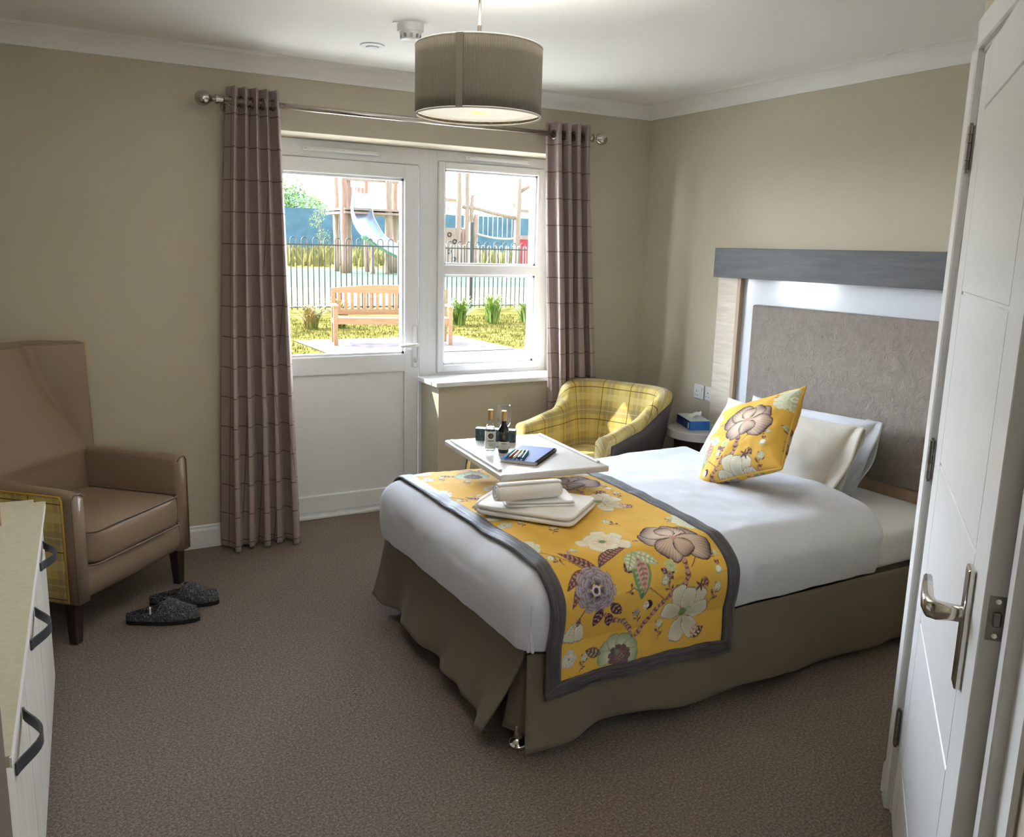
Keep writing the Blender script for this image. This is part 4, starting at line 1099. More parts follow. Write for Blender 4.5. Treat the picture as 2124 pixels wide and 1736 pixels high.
# ------------------------------------------------------------------ wing chair
wc = thing('wing_armchair', 'tall taupe leather wing armchair with yellow tartan sides', 'armchair', (.315, 3.737, 0), math.radians(46.2))
leg4(wc, [(-.318, .022, -.004, -.0), (.318, .022, .004, -.0), (-.27, .55, -.01, .05), (.27, .55, .01, .05)], .19, .026, .017)
rbox('seat_cushion', (-.276, -.045, .298), (.276, .46, .448), M['leather'], wc, r=.028, puff=.014)
zz = .436
def ringpts(z, x=.270, y0=-.042, y1=.45, r=.03):
    L = []
    for cx, cy, a0 in ((x-r, y0+r, -90), (x-r, y1-r, 0), (-x+r, y1-r, 90), (-x+r, y0+r, 180)):
        for q in range(6): a = math.radians(a0+18*q); L.append((cx+r*math.cos(a), cy+r*math.sin(a), z))
    return L
tube('piping', ringpts(.440, .2745, -.0445), .0042, M['leather_pipe'], wc, 8, True); tube('piping', ringpts(.308, .2745, -.0445), .0042, M['leather_pipe'], wc, 8, True)
bm = bmesh.new(); n_ = 24; rows = []
ap = [( .05, .165), (-.004, .168), (-.020, .20), (-.026, .245), (-.020, .285), (-.004, .308), (.05, .312)]
P = np.array([[(-.287+.574*i/(n_-1), y+.012*math.sin(PI*i/(n_-1))*-1*(.5 if y < 0 else 0), z) for (y, z) in ap] for i in range(n_)])
bm.free(); o = grid('front_apron', P, M['leather'], wc, cv=False, thick=.004); subsurf(o, 1)
box('seat_frame', (-.287, .03, .168), (.287, .60, .30), M['leather'], wc)
for s_ in (-1, 1):
    # arm: front face tapers towards the foot, top slopes up gently to the back
    P = []; UV = []
    for i in range(26):
        y = -.028+.60*i/25; ht_ = .612+.012*i/25; ring = []
        r = .024; xi, xo = .283, .350
        k = 1.-.9*max(0, 1-i/2.5)**2*.35
        cx_, w_ = (xi+xo)/2, (xo-xi)/2*(.86+.14*min(1, i/3))
        prof = [(-w_, .17), (-w_, .28), (-w_, .40), (-w_, .52), (-w_, ht_-r)]
        for a in range(1, 6): prof.append((-w_+r-r*math.cos(a*PI/12), ht_-r+r*math.sin(a*PI/12)))
        for a in range(1, 6): prof.append((w_-r+r*math.sin(a*PI/12), ht_-r+r*math.cos(a*PI/12)))
        prof += [(w_, ht_-r-.01), (w_, .40), (w_, .17)]
        zs_ = .006*max(0, 1-i/3)
        for (a, z) in prof:
            ring.append((s_*(cx_+a-.010*(1-(z-.17)/.44)*0), y, z-(zs_ if z > .5 else 0)))
        P.append(ring)
    arm = grid('arm', P, M['leather'], wc, cv=True, caps=True)
    P = np.array([[(s_*.3525, y, z) for z in np.linspace(.178, .595, 8)] for y in np.linspace(.012, .60, 12)])
    UV = np.array([[(y+.03, z) for z in np.linspace(.178, .595, 8)] for y in np.linspace(.012, .60, 12)])
    op = grid('tartan_side_panel', P, M['tartan'], wc, UV, thick=.005)
    tube('piping', [(s_*.354, .60, .598), (s_*.354, .02, .598), (s_*.354, .012, .585), (s_*.354, .012, .178)], .0038, M['yellow_pipe'], wc, 8)
    tube('piping', [(s_*.348, -.028, .172), (s_*.349, -.029, .40), (s_*.349, -.029, .585), (s_*.335, -.029, .604), (s_*.305, -.029, .604), (s_*.286, -.029, .59)], .0028, M['leather_pipe'], wc, 6)
NZ = 44; FRt = []; REt = []; UVr = []
for j in range(NZ):
    z = .40+(1.083-.40)*j/(NZ-1)
    t = max(0, (1.083-z)/.46); t = min(1, t)
    if z > .60:
        w = .150+.150*t**1.5; De = .452+.150*(1-t)**.8; fx, fy = .322, .450+.012*(1-t)
    else: w = .286; De = .452-.02*(.60-z)/.2; fx, fy = .322, .452
    row = []
    half = []
    half.append((.347, fy+.012)); half.append((.343, fy-.002)); half.append((.333, fy-.008)); half.append((fx, fy-.003))
    for q in range(1, 9):
        a = q/9; half.append((fx+(w-fx)*a, fy+(De-fy)*a-.020*math.sin(PI*a)*(1 if z > .62 else 0)*(fx-w)/.16))
    half.append((w-.002, De+.004))
    for q in range(1, 12):
        a = q/12; x = w*(1-a); half.append((x, De-.030*(1-(x/w)**4)*(.5+.5*min(1, (fx-w)/.06 if z > .6 else 0))-.012*math.sin(PI*min(1, (z-.4)/.4))))
    full = [(x, y) for x, y in half]+[(0, half[-1][1])]+[(-x, y) for x, y in reversed(half)]
    FRt.append([(x, y, z+(.0)) for x, y in full])
for j in range(NZ):
    z = .17+(1.083-.17)*j/(NZ-1); lean_ = .17*max(0, z-.40)
    L = [(.348, .462), (.348, .56+lean_*.3), (.335, .62+lean_*.6), (.29, .645+lean_), (.15, .655+lean_), (0, .657+lean_)]
    full = L+[(-x, y) for x, y in reversed(L[:-1])]
    REt.append([(x, y, z) for x, y in full]); acc = [0]
    for a, b in zip(full, full[1:]): acc.append(acc[-1]+math.hypot(a[0]-b[0], a[1]-b[1]))
    UVr.append([(a, z) for a in acc])
FR_ = np.array(FRt)
bk = grid('back_and_wings', FR_, M['leather'], wc)
grid('tartan_outer_back', REt, M['tartan'], wc, UVr, flip=True)
# top cap closing front and rear contours
top = [tuple(p) for p in FRt[-1]]; rear = [tuple(p) for p in REt[-1]]
def resample(L, n):
    d = [0]
    for a, b in zip(L, L[1:]): d.append(d[-1]+math.dist(a, b))
    out = []
    for i in range(n):
        t = d[-1]*i/(n-1); k = max(0, min(len(d)-2, int(np.searchsorted(d, t))-1)); f = (t-d[k])/max(1e-9, d[k+1]-d[k])
        out.append(tuple(a+(b-a)*f for a, b in zip(L[k], L[k+1])))
    return out
A = [top[i] for i in range(len(top))]
Bx = []
for p in A:
    x = p[0]; ax_ = abs(x)
    yy = .657+.17*.683 if ax_ < .28 else .56+.10*(.348-min(ax_, .348))/.068*.9
    Bx.append((x, max(p[1]+.004, yy-.004), 1.083))
cap_ = [[(a[0]+(b[0]-a[0])*t, a[1]+(b[1]-a[1])*t, 1.083+.012*math.sin(PI*t)) for t in (0, .15, .5, .85, 1)] for a, b in zip(A, Bx)]
grid('top_edge', cap_, M['leather'], wc)
for s_ in (-1, 1):
    tube('piping', [(s_*.3485, .464, z) for z in np.linspace(.60, 1.085, 12)], .0038, M['yellow_pipe'], wc, 8)

# ------------------------------------------------------------------ slippers
def slipper(label, x, y, a):
    s = thing('slipper', label, 'slipper', (x, y, 0), a, 'felt slippers on the carpet'); s.scale = (1.02, 1.06, 1.22)
    n = 48; out = []
    for i in range(n):
        t = 2*PI*i/n; c, sn = math.cos(t), math.sin(t)
        X = .140+.140*c; wd = .047 if c > 0 else .036
        wd = .036+.012*sm((X-.03)/.14)
        Y = wd*math.copysign(abs(sn)**(.8 if c < 0 else 1.12), sn)+.006*math.sin(PI*X/.28)
        out.append((X, Y))
    prism('sole', [(X*1.02-.003, Y*1.04) for X, Y in out], .001, .017, M['sole'], s, bev=.003)
    prism('insole', [(X*.94+.008, Y*.9) for X, Y in out], .017, .021, M['felt'], s)
    # upper: rim wall all the way round, dome over the front
    P = []; m_ = 16
    for i in range(n+1):
        X, Y = out[i % n]
        cx_ = X
        row = []
        k = sm((X-.105)/.05)        # how closed the upper is here
        hh = .030+.034*sm((X-.02)/.12)*(1-sm((X-.15)/.13)*.78)
        for j in range(m_):
            b = j/(m_-1)
            if k <= 0: bb_ = min(b, .18)*0+b*.12
            else: bb_ = b*(.12+.88*k)
            th = bb_*PI/2
            yy = Y*math.cos(th)**.75; zz_ = .015+hh*math.sin(th)**.85 if k > 0 else .015+.020*b+.008*sm((X-.02)/.08)*b
            if k > 0: zz_ = max(.015+.026*b*(1-k), zz_*1.)
            row.append((X-(.010*math.sin(th) if X > .2 else 0), yy, zz_))
        P.append(row)
    o = grid('felt_upper', P, M['felt'], s, thick=.005)
    if 'near' in label[:5]: box('fabric_tab', (.098, -.046, .045), (.104, -.030, .066), M['linen_cream'], s, rot=RZ(.2), piv=(.1, -.04, 0))
slipper('near grey felt slipper, its toe pointing right, beside the wing chair', .268, 3.625, math.radians(-20))
slipper('far grey felt slipper, partly behind the near one', .375, 3.775, math.radians(-22))

# ------------------------------------------------------------------ bedside table and tissue box
bt = thing('bedside_table', 'round pale bedside table with dark pedestal beside the headboard', 'bedside table', (3.27, 3.585, 0))
lathe('table_top', [(0, .538), (.181, .538), (.185, .541), (.185, .582), (.182, .585), (0, .585)], M['tabletop'], bt, 72)
box('pedestal', (-.10, -.11, .03), (.16, .11, .538), M['darkwood'], bt, bev=.004)
lathe('base', [(0, .0), (.17, .0), (.17, .024), (.16, .03), (0, .03)], M['darkwood'], bt, 60)
tb = thing('tissue_box', 'blue and white tissue box on the bedside table', 'tissue box', (3.262, 3.645, .585), math.radians(-22))
for nm, lo, hi, m_ in (('carton_front', (-.058, -.112, 0), (.058, .112, .050), 'bluebox'), ('side_print', (-.0588, -.112, .001), (-.0578, .112, .049), 'navy'), ('carton_lid', (-.0585, -.1125, .0502), (.0585, .1125, .053), 'whitecard')): box(nm, lo, hi, M[m_], tb, bev=.0006, seg=1)
box('bar_label', (-.0592, -.100, .006), (-.0586, -.080, .040), M['whitecard'], tb)
P = np.zeros((16, 12, 3))
for i in range(16):
    for j in range(12):
        a = i/15; b = j/11; P[i, j] = (-.02+.05*b+.008*math.sin(a*9)*b, -.035+.075*a, .053+.030*b**.7*(1-.5*abs(a-.4))+.010*math.sin(a*13+b*5)*b)
grid('tissue', P, M['tissue'], tb)

# ------------------------------------------------------------------ sideboard, crate, wardrobe
sb = thing('sideboard', 'low pale sideboard with cream top and dark strap handles', 'sideboard', (-.004, 3.17, 0), math.radians(-3.1))
bm = bmesh.new(); add_box(bm, (-.47, -1.66, .667), (.014, .004, .688))
ve = [e for e in bm.edges if abs(e.verts[0].co.z-e.verts[1].co.z) > .01 and e.verts[0].co.x > 0]
bmesh.ops.bevel(bm, geom=ve, offset=.035, segments=6, affect='EDGES')
bm_obj('worktop', bm, M['sidetop'], sb)
box('top_edging', (.012, -1.63, .668), (.0155, -.032, .687), M['plastic'], sb)
box('carcass', (-.46, -1.655, .05), (-.018, -.005, .667), M['sidewood'], sb)
leg4(sb, [(-.43, -.04, 0, 0), (-.05, -.04, 0, 0), (-.43, -1.6, 0, 0), (-.05, -1.6, 0, 0)], .052)
for k, hy in enumerate((-.215, -.785, -1.345)):
    d = box('door', (-.018, -.006-.551*(k+1)+.003, .052), (0, -.006-.551*k-.003 if k else -.006, .662), M['sidewood'], sb, bev=.0015, seg=1)
    P = []
    for i in range(17):
        t = i/16; y = hy-.11+.22*t; b = math.sin(PI*t)**1.3*.040
        P.append([(b+.001, y, .575), (b+.005, y, .575), (b+.005, y, .549), (b+.001, y, .549)])
    grid('strap_handle', P, M['strap'], d, cv=True, caps=True, smooth=False)
    if k == 2: lathe('door_lock', [(0, 0), (.006, 0), (.006, .004), (0, .005)], M['chrome'], d, 16, (0, hy+.13, .56), rot=RY)
cr = thing('wooden_crate', 'small pale wooden crate on the sideboard, cut by the left picture edge', 'crate', (-.235, 3.00, .688), math.radians(2))
for lo, hi in (((-.12, -.09, 0), (.12, .09, .008)), ): box('base_board', lo, hi, M['crate'], cr)
for lo, hi in (((-.12, -.09, .008), (-.11, .09, .07)), ((.11, -.09, .008), (.12, .09, .07)), ((-.11, -.09, .008), (.11, -.08, .07)), ((-.11, .08, .008), (.11, .09, .07))): box('side_board', lo, hi, M['crate'], cr, bev=.001, seg=1)
wr = thing('wardrobe', 'brown wood wardrobe, only its edge showing at the lower left', 'wardrobe', (-.44, 1.03, 0))
box('carcass', (-.355, -.37, .05), (.345, .355, 2.05), M['brownwood'], wr, bev=.002)
box('plinth', (-.35, -.35, 0), (.33, .34, .05), M['darkwood'], wr)
for lo, hi in (((.345, -.37, .06), (.363, -.010, 2.045)), ((.345, -.006, .06), (.363, .355, 2.045))):
    box('door', lo, hi, M['brownwood'], wr, bev=.002)

# ------------------------------------------------------------------ outdoors
G = -.05
def plane(name, x0, x1, y0, y1, z, m, kind='structure'):
    return tag(mesh(name, [(x0, y0, z), (x1, y0, z), (x1, y1, z), (x0, y1, z)], [(0, 1, 2, 3)], m), kind=kind)
plane('terrace_paving', -6, 14, 4.93, 12.1, G, M['terrace'])
plane('lawn', -20, 40, 12.1, 22, G-.002, M['grass'])
plane('path', -20, 60, 22, 32, G-.004, M['gravel'])
plane('play_surface', -20, 90, 32, 58, G-.006, M['rubber'])
plane('meadow', -60, 160, 58, 190, G-.008, M['meadow'])
plane('kerb', 3.85, 6.9, 12.0, 14.2, G+.012, M['slab'])
# grass and planting that nobody could count
def tufts(name, n, xr, yr, h, w, m, label, cat, seed, lean=.5, z0=G):
    r = random.Random(seed); V = []; F = []
    for _ in range(n):
        x, y = r.uniform(*xr), r.uniform(*yr)
        if 3.8 < x < 6.95 and y < 14.25: continue
        a = r.uniform(0, 2*PI); hh = h*r.uniform(.5, 1.2); dx, dy = math.cos(a)*w, math.sin(a)*w; lx_, ly_ = r.uniform(-1, 1)*hh*lean, r.uniform(-1, 1)*hh*lean
        k = len(V); V += [(x-dx, y-dy, z0), (x+dx, y+dy, z0), (x+lx_*.5+dx*.6, y+ly_*.5+dy*.6, z0+hh*.7), (x+lx_, y+ly_, z0+hh*.95)]; F.append((k, k+1, k+2, k+3))
    return tag(mesh(name, V, F, m), label, cat, None, 'stuff')
tufts('lawn_grass', 11000, (-.5, 10.5), (12.2, 18.5), .05, .008, M['grass'], 'short dry grass between the paving and the planting bed', 'grass', 3)
tufts('meadow_grass', 4300, (2, 62), (60, 92), 1.5, .12, M['meadow'], 'tall pale meadow grass in front of the blue hoarding', 'grass', 4)
def plant(x, y, h, n, m, label, seed, w=.03, spread=.5, group=None):
    t = thing('border_plant', label, 'plant', (x, y, G), 0, group); r = random.Random(seed); V = []; F = []
    for _ in range(n):
        a = r.uniform(0, 2*PI); d = r.uniform(.1, spread); hh = h*r.uniform(.5, 1); bx, by = r.uniform(-.1, .1), r.uniform(-.1, .1); px_, py_ = -math.sin(a)*w, math.cos(a)*w
        k = len(V)
        for q in range(5):
            s_ = q/4; rr = d*s_**1.6; z = hh*math.sin(s_*PI*.62)/math.sin(PI*.5); ww = (1-s_)*.9+.1*(q < 4)
            V += [(bx+math.cos(a)*rr+px_*ww, by+math.sin(a)*rr+py_*ww, z), (bx+math.cos(a)*rr-px_*ww, by+math.sin(a)*rr-py_*ww, z)]
        for q in range(4): F.append((k+2*q, k+2*q+1, k+2*q+3, k+2*q+2))
    return mesh('leaves', V, F, m, t)
PL = [(4.75, 16.2, .50, M['leafC'], 'russet grassy plant left of the bench, below the railings'), (5.35, 16.3, .60, M['leafC'], 'russet and green grassy plant close to the bench end'),
      (7.2, 16.6, .40, M['leafB'], 'low green plant seen between the bench slats'), (7.95, 16.3, .60, M['leafB'], 'bright green strap leaved clump at the foot of the gate post'),
      (8.85, 16.5, .66, M['leafB'], 'tallest bright green strap leaved clump below the railings'), (9.75, 16.6, .48, M['leafB'], 'green strap leaved clump right of the tallest one'),
      (10.1, 16.6, .32, M['leafC'], 'small dry plant in the bed at the right of the window view')]
for k, (x, y, h, m_, lab) in enumerate(PL): plant(x, y, h, 110, m_, lab, 20+k, .022, .62)
# bench
be = thing('garden_bench', 'pale wooden garden bench with slatted arched back on the paving', 'bench', (5.25, 13.30, G), math.radians(-14))
bw = .93
for sx in (-1, 1):
    box('leg', (sx*bw-.035, -.27, 0), (sx*bw+.035, -.20, .62), M['teak'], be, bev=.004, seg=1); box('leg', (sx*bw-.035, .24, 0), (sx*bw+.035, .31, .90), M['teak'], be, bev=.004, seg=1)
    box('armrest', (sx*bw-.045, -.32, .62), (sx*bw+.045, .27, .655), M['teak'], be, bev=.008); box('side_rail', (sx*bw-.025, -.22, .34), (sx*bw+.025, .26, .42), M['teak'], be)
for k in range(5): box('seat_slat', (-bw, -.26+.105*k, .425), (bw, -.17+.105*k, .45), M['teak'], be, bev=.003, seg=1)
box('front_rail', (-bw+.03, -.26, .35), (bw-.03, -.22, .425), M['teak'], be); box('back_rail', (-bw+.03, .255, .47), (bw-.03, .295, .56), M['teak'], be)
P = []
for i in range(25):
    x = -bw+.03+(2*bw-.06)*i/24; a = .90+.055*(1-(x/bw)**2); P.append([(x, .255, .82), (x, .255, a), (x, .298, a), (x, .298, .82)])
grid('top_rail', P, M['teak'], be, cv=True, caps=True, smooth=False)
for k in range(17):
    x = -bw+.10+(2*bw-.2)*k/16; box('back_slat', (x-.026, .265, .55), (x+.026, .285, .83), M['teak'], be)
# bow topped railings: one long fence, hoops as parts
def railings(label, x0, n, y, pitch, h, r, m, posts, name='railings'):
    f = thing(name, label, 'fence', (x0, y, G))
    W_ = n*2*pitch
    for z, nm in ((.08, 'bottom_rail'), (h-.19, 'top_rail')): box(nm, (-.1, -.012, z), (W_+.1, .012, z+.035), m, f)
    for k in range(n):
        xx = 2*pitch*k+pitch*.5; R = pitch/2
        pts = [(xx, 0, .03), (xx, 0, h-R)]+[(xx+R-R*math.cos(t), 0, h-R+R*math.sin(t)) for t in [PI*q/8 for q in range(1, 8)]]+[(xx+pitch, 0, h-R), (xx+pitch, 0, .03)]
        if k == 0: ob = tube('hoop_bar', pts, r, m, f, 6)
        else:
            c = f_first.copy(); c.location.x = 2*pitch*k; COL.objects.link(c); c.parent = f; continue
        f_first = ob
    for (px_, ph_) in posts: box('post', (px_-x0-.045, -.045, 0), (px_-x0+.045, .045, ph_), m, f)
    return f
railings('dark bow topped railings behind the bench and planting bed', .58, 52, 20.5, .136, 1.75, .013, M['fence'], [(8.6, 1.80), (10.3, 2.25)])
railings('pale far railings round the playground, their hoops catching the sun', 14.4, 60, 36., .16, 1.72, .014, M['fence_pale'], [(20., 1.7), (27., 1.7)])
# timber play tower with tube slide
YP = 48.
def post(parent, x, y, r, h, m, lean=0, name='post', z0=G):
    n_ = 8; pts = [(x+lean*h*k/n_+.03*math.sin(k*1.7+x), y+.03*math.cos(k*1.3+x), z0-G*0+h*k/n_) for k in range(n_+1)]
    return tube(name, pts, [r*(1-.15*k/n_) for k in range(n_+1)], m, parent, 10)
tw_ = thing('play_tower', 'tall timber play tower with steel tube slide and ramp', 'play tower', (17., YP, G))
def T(x, y=YP): return x-17., y-YP
for (x, yy, r, h, m_) in ((16.05, 48, .20, 6.9, 'timber_red'), (16.45, 48.4, .20, 6.9, 'timber'), (18.75, 48, .24, 6.9, 'timber'), (19.45, 48.8, .20, 6.9, 'timber'), (18.3, 50.5, .15, 6.7, 'timber_red'), (20.6, 49.5, .17, 6.9, 'timber_red'), (16.6, 51, .17, 6.7, 'timber'), (17.45, 47.2, .13, 1.55, 'timber'), (18.15, 46.8, .12, 1.4, 'timber')):
    post(tw_, *T(x, yy), r, h, M[m_], z0=0)
for z in (3.65, 3.45): box('deck', (T(16.)[0], -.3, z-.12), (T(20.)[0], 3.2, z), M['timber'], tw_)
box('ramp', (T(19.3)[0], .3, 3.3), (T(21.9)[0], 2.0, 3.5), M['timber'], tw_, rot=Matrix.Rotation(math.radians(9), 3, 'Y'), piv=(T(19.3)[0], 0, 3.4))
box('cross_beam', (T(16.2)[0], .1, 5.15), (T(20.7)[0], .35, 5.4), M['timber'], tw_)
for k in range(7): box('rail_paling', (T(16.95+.24*k)[0], 2.9, 3.65), (T(17.1+.24*k)[0], 2.96, 5.0), M['timber_red'], tw_)
for k in range(4): box('rail_paling', (T(19.7+.5*k)[0], .2, 3.5-.07*k), (T(19.82+.5*k)[0], .28, 4.9-.09*k), M['timber'], tw_)
box('handrail', (T(19.4)[0], .15, 4.75), (T(21.9)[0], .3, 4.9), M['timber_red'], tw_, rot=Matrix.Rotation(math.radians(7), 3, 'Y'), piv=(T(19.4)[0], 0, 4.8))
for a, b in (((19.6, 1.1), (21.6, 2.7)), ((20.7, 1.1), (21.8, 2.0))):
    tube('brace', [(T(a[0])[0], -.2, a[1]), (T(b[0])[0], -.2, b[1])], .06, M['fence_pale'], tw_, 8)
sp = [(17.35, 48.2, 4.9), (17.2, 47.8, 4.3), (16.9, 47.5, 3.6), (16.85, 47.1, 3.0), (17.1, 46.7, 2.45), (17.6, 46.3, 2.0), (18.3, 45.9, 1.55), (19.2, 45.5, 1.15), (20.2, 45.2, .8), (21.2, 45., .62)]
P = []; P2 = []
for i, (x, y, z) in enumerate(sp):
    a = sp[max(0, i-1)]; b = sp[min(len(sp)-1, i+1)]; t = Vector((b[0]-a[0], b[1]-a[1], b[2]-a[2])).normalized()
    side = t.cross(Vector((0, -.6, .8))).normalized(); up_ = side.cross(t).normalized(); R = .62 if i < 5 else .5
    def ringo(rad, op): return [tuple(Vector((T(x)[0], y-YP, z))+side*math.sin(q)*rad-up_*math.cos(q)*rad) for q in np.linspace(-op, op, 20)]
    P.append(ringo(R, 2.0 if i < 5 else 1.35)); P2.append(ringo(R+.05, 1.5 if i < 5 else 1.2))
o = grid('tube_slide', P, M['slidesteel'], tw_, thick=.05); subsurf(o, 1)
o = grid('slide_shell', P2[4:], M['slidegreen'], tw_, thick=.03); subsurf(o, 1)
# rope bridge and climbing wall
cl = thing('rope_bridge', 'timber posts carrying a sagging beam and rope bridge, red play panel at its end', 'rope bridge', (24., YP, G))
def Tc(x): return x-24.
for (x, r, h, m_) in ((23.25, .18, 7., 'timber'), (23.8, .17, 7., 'timber'), (24.15, .14, 4.75, 'timber'), (24.4, .16, 3.6, 'timber'), (27.3, .22, 5.9, 'timber'), (23.55, .13, 2.7, 'timber_red')):
    post(cl, Tc(x), 0, r, h, M[m_], .02 if x == 27.3 else 0, z0=0)
tube('top_beam', [(Tc(23.5), 0, 4.02), (Tc(24.4), 0, 3.98), (Tc(25.5), 0, 3.75), (Tc(27.2), 0, 3.5)], .12, M['timber'], cl)
tube('sagging_rope', [(Tc(23.4+.37*k), 0, 2.75-.55*math.sin(PI*min(1, k/10)*.62)) for k in range(11)], .06, M['rope'], cl)
for k in range(8):
    x = 24.6+.34*k; tube('rope_hanger', [(Tc(x), 0, 3.9-.14*(x-24.4)), (Tc(x), 0, 2.3)], .022, M['rope'], cl, 6)
box('climbing_wall', (Tc(22.3), -.1, 0), (Tc(23.2), .05, 2.75), M['timber'], cl)
bm = bmesh.new()
for (x, z) in ((22.6, 2.35), (22.95, 1.95), (22.6, 1.35), (22.9, .9)): add_tube(bm, [(Tc(x)+.12*math.cos(t), -.13, z+.12*math.sin(t)) for t in [2*PI*q/10 for q in range(10)]], .03, 6, True)
bm_obj('hand_hold', bm, M['black'], cl)
box('red_panel', (Tc(27.5), -.1, .1), (Tc(29.6), 0, 2.2), M['redpanel'], cl); box('panel_rail', (Tc(27.3), -.15, 2.2), (Tc(29.8), .05, 2.45), M['timber'], cl); box('panel_rail', (Tc(27.5), -.15, 3.85), (Tc(29.8), .05, 4.05), M['timber'], cl)
tube('raking_beam', [(Tc(27.5), 0, 5.1), (Tc(29.3), 0, 6.2)], .13, M['timber'], cl); tube('raking_beam', [(Tc(28.6), 0, 2.4), (Tc(29.2), 0, 3.2), (Tc(28.9), 0, 3.9)], .08, M['timber'], cl)
box('timber_hut_wall', (Tc(21.9), .5, 0), (Tc(22.2), .8, 4.4), M['timber'], cl); box('panel_rail', (Tc(21.6), .3, 4.3), (Tc(23.3), .55, 4.5), M['timber'], cl)
# far hoarding, building, pole and trees
ho = tag(box('site_hoarding', (-25, 100, G), (85, 100.1, 5.55), M['hoarding']), 'long blue hoarding behind the playground', 'hoarding')
bd = thing('distant_building', 'low building with pale blue hipped roof beyond the hoarding', 'building', (33., 118., G))
box('wall', (-4.5, -2, 0), (4.5, 2, 5.9), M['slab'], bd)
mesh('roof', [(-5.2, -2.5, 5.9), (5.2, -2.5, 5.9), (5.2, 2.5, 5.9), (-5.2, 2.5, 5.9), (-1.2, 0, 8.2), (1.2, 0, 8.2)], [(0, 1, 5, 4), (1, 2, 5), (2, 3, 4, 5), (3, 0, 4), (0, 3, 2, 1)], M['roof'], bd)
tag(tube('lamp_post', [(31.6, 98, G), (31.6, 98, 7.6)], .13, M['fence_pale'], None, 10), 'slim pale lamp post in front of the blue hoarding', 'lamp post')
def tree(x, y, h, cr, cz, n, m, label, seed, blobs=7):
    t = thing('tree', label, 'tree', (x, y, G)); r = random.Random(seed); V = []; F = []
    tube('trunk', [(0, 0, 0), (.02*h, 0, h*.3), (0, 0, h*.7)], [h*.016, h*.012, h*.006], M['bark'], t, 8)
    bl_ = [(r.uniform(-.6, .6)*cr, r.uniform(-.5, .5)*cr, cz+r.uniform(-.7, .75)*(h-cz)*.9, r.uniform(.35, .6)*cr) for _ in range(blobs)]
    sz = cr*.055
    for _ in range(n):
        b = r.choice(bl_); d = Vector((r.gauss(0, 1), r.gauss(0, 1), r.gauss(0, 1))).normalized()*b[3]*r.uniform(.7, 1.05)
        c = Vector(b[:3])+d; u = Vector((r.gauss(0, 1), r.gauss(0, 1), r.gauss(0, 1))).normalized(); v = u.orthogonal().normalized()
        k = len(V); V += [c-u*sz, c+v*sz*.6, c+u*sz, c-v*sz*.6]; F.append((k, k+1, k+2, k+3))
    mesh('foliage', V, F, m, t)
tree(27.5, 104, 9.3, 3.6, 6.4, 2600, M['leafA'], 'broad green tree above the hoarding at the left of the door glass', 1, 12)
tree(32.2, 108, 8.4, 2.0, 6.6, 1200, M['leafA'], 'smaller dark green tree just left of the play tower', 2)
tree(18.9, 62, 5.6, .95, 3.5, 900, M['leafB'], 'young yellow green sapling in front of the hoarding', 3)
tree(49.5, 106, 8.2, 2.0, 6.4, 900, M['leafA'], 'tree tip showing between the two tall timber posts', 4)
tree(59.5, 106, 8.8, 2.6, 6.4, 1300, M['leafB'], 'light green tree above the hoarding at the right of the window', 5)
tree(56., 104, 7.0, .9, 6.0, 500, M['leafA'], 'small dark tree just left of the leaning timber post', 6)

# ------------------------------------------------------------------ light
w = bpy.data.worlds.new('sky'); S.world = w; w.use_nodes = True; nt = w.node_tree
bg = nt.nodes['Background']; tcw = nt.nodes.new('ShaderNodeTexCoord'); sxw = nt.nodes.new('ShaderNodeSeparateXYZ')
nt.links.new(tcw.outputs['Generated'], sxw.inputs[0])
def wramp(src, stops):
    r = nt.nodes.new('ShaderNodeValToRGB'); e = r.color_ramp.elements
    while len(e) < len(stops): e.new(.5)
    for k, (p_, c_) in enumerate(stops): e[k].position = p_; e[k].color = (*c_, 1)
    nt.links.new(src, r.inputs[0]); return r.outputs[0]
# hazy sky: brightest low down on the far side of the garden, paler blue overhead
hz = wramp(sxw.outputs[2], [(0., (1, 1, 1)), (.40, (1, 1, 1)), (.62, (0, 0, 0))])
sd = wramp(sxw.outputs[1], [(0., (0, 0, 0)), (.45, (1, 1, 1))])
mu = nt.nodes.new('ShaderNodeMath'); mu.operation = 'MULTIPLY'; nt.links.new(hz, mu.inputs[0]); nt.links.new(sd, mu.inputs[1])
SKY_HI, SKY_LOW = 3.0, 32.
ma = nt.nodes.new('ShaderNodeMath'); ma.operation = 'MULTIPLY_ADD'; nt.links.new(mu.outputs[0], ma.inputs[0]); ma.inputs[1].default_value = SKY_LOW-SKY_HI; ma.inputs[2].default_value = SKY_HI
nt.links.new(ma.outputs[0], bg.inputs[1])
nt.links.new(wramp(sxw.outputs[2], [(0., (.93, .955, 1)), (.7, (.55, .72, 1))]), bg.inputs[0])
sun = bpy.data.lights.new('sun', 'SUN'); sun.energy = 8.0; sun.angle = math.radians(.6); sun.color = (1, .95, .86)
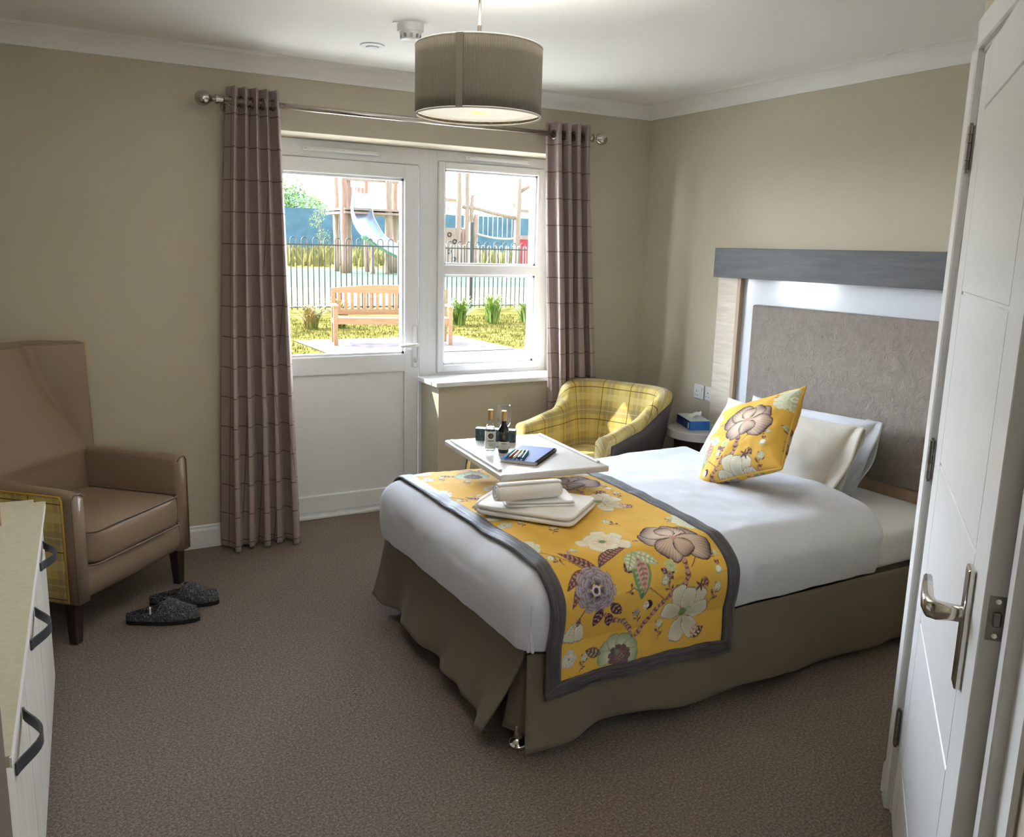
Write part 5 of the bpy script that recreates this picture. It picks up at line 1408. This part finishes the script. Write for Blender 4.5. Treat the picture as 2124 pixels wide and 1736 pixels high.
so = bpy.data.objects.new('sun', sun); COL.objects.link(so)
so.rotation_euler = Vector((.96, -1., -1.5)).to_track_quat('-Z', 'Y').to_euler()
def area(name, loc, target, size, size_y, power, col):
    l = bpy.data.lights.new(name, 'AREA'); l.shape = 'RECTANGLE'; l.size = size; l.size_y = size_y; l.energy = power; l.color = col
    o = bpy.data.objects.new(name, l); COL.objects.link(o); o.location = loc; o.rotation_euler = (Vector(target)-Vector(loc)).to_track_quat('-Z', 'Y').to_euler(); return o
area('added_fill_overhead', (.25, -1.1, ZC-.03), (.25, -1.1, 0), .5, .5, 4, (1, .93, .84))  # added fill lamp behind the camera, not a real ceiling fitting
area('added_fill_upward', (.15, -1.80, .9), (1.3, 3., 3.0), 1.3, 1.3, 12, (.94, .98, 1))  # unseen fill added low behind the camera, tilted up to brighten the ceiling
pb = bpy.data.lights.new('pendant_bulb', 'POINT'); pb.energy = 40; pb.color = (1, .97, .91); pb.shadow_soft_size = .04
po = bpy.data.objects.new('pendant_bulb', pb); COL.objects.link(po); po.location = (lx, ly, lz0+.11)

# ------------------------------------------------------------------ camera
cam = bpy.data.cameras.new('camera'); co = bpy.data.objects.new('camera', cam); COL.objects.link(co)
yaw, pit, rol = [math.radians(a) for a in (29.6582, 11.2052, 1.4686)]
fw = Vector((math.sin(yaw)*math.cos(pit), math.cos(yaw)*math.cos(pit), -math.sin(pit))); rt_ = Vector((math.cos(yaw), -math.sin(yaw), 0)); up = rt_.cross(fw)
r2 = rt_*math.cos(rol)+up*math.sin(rol); u2 = up*math.cos(rol)-rt_*math.sin(rol)
mw = Matrix((r2, u2, -fw)).transposed().to_4x4(); mw.translation = Vector((0, 0, 1.55)); co.matrix_world = mw
cam.sensor_width = 36; cam.lens = 1775.77/2124*36; cam.clip_start = .02; cam.clip_end = 500
S.camera = co
S.view_settings.view_transform = 'Standard'; S.view_settings.look = 'None'; S.view_settings.gamma = 1; S.view_settings.exposure = 0.58; S.view_settings.use_curve_mapping = False
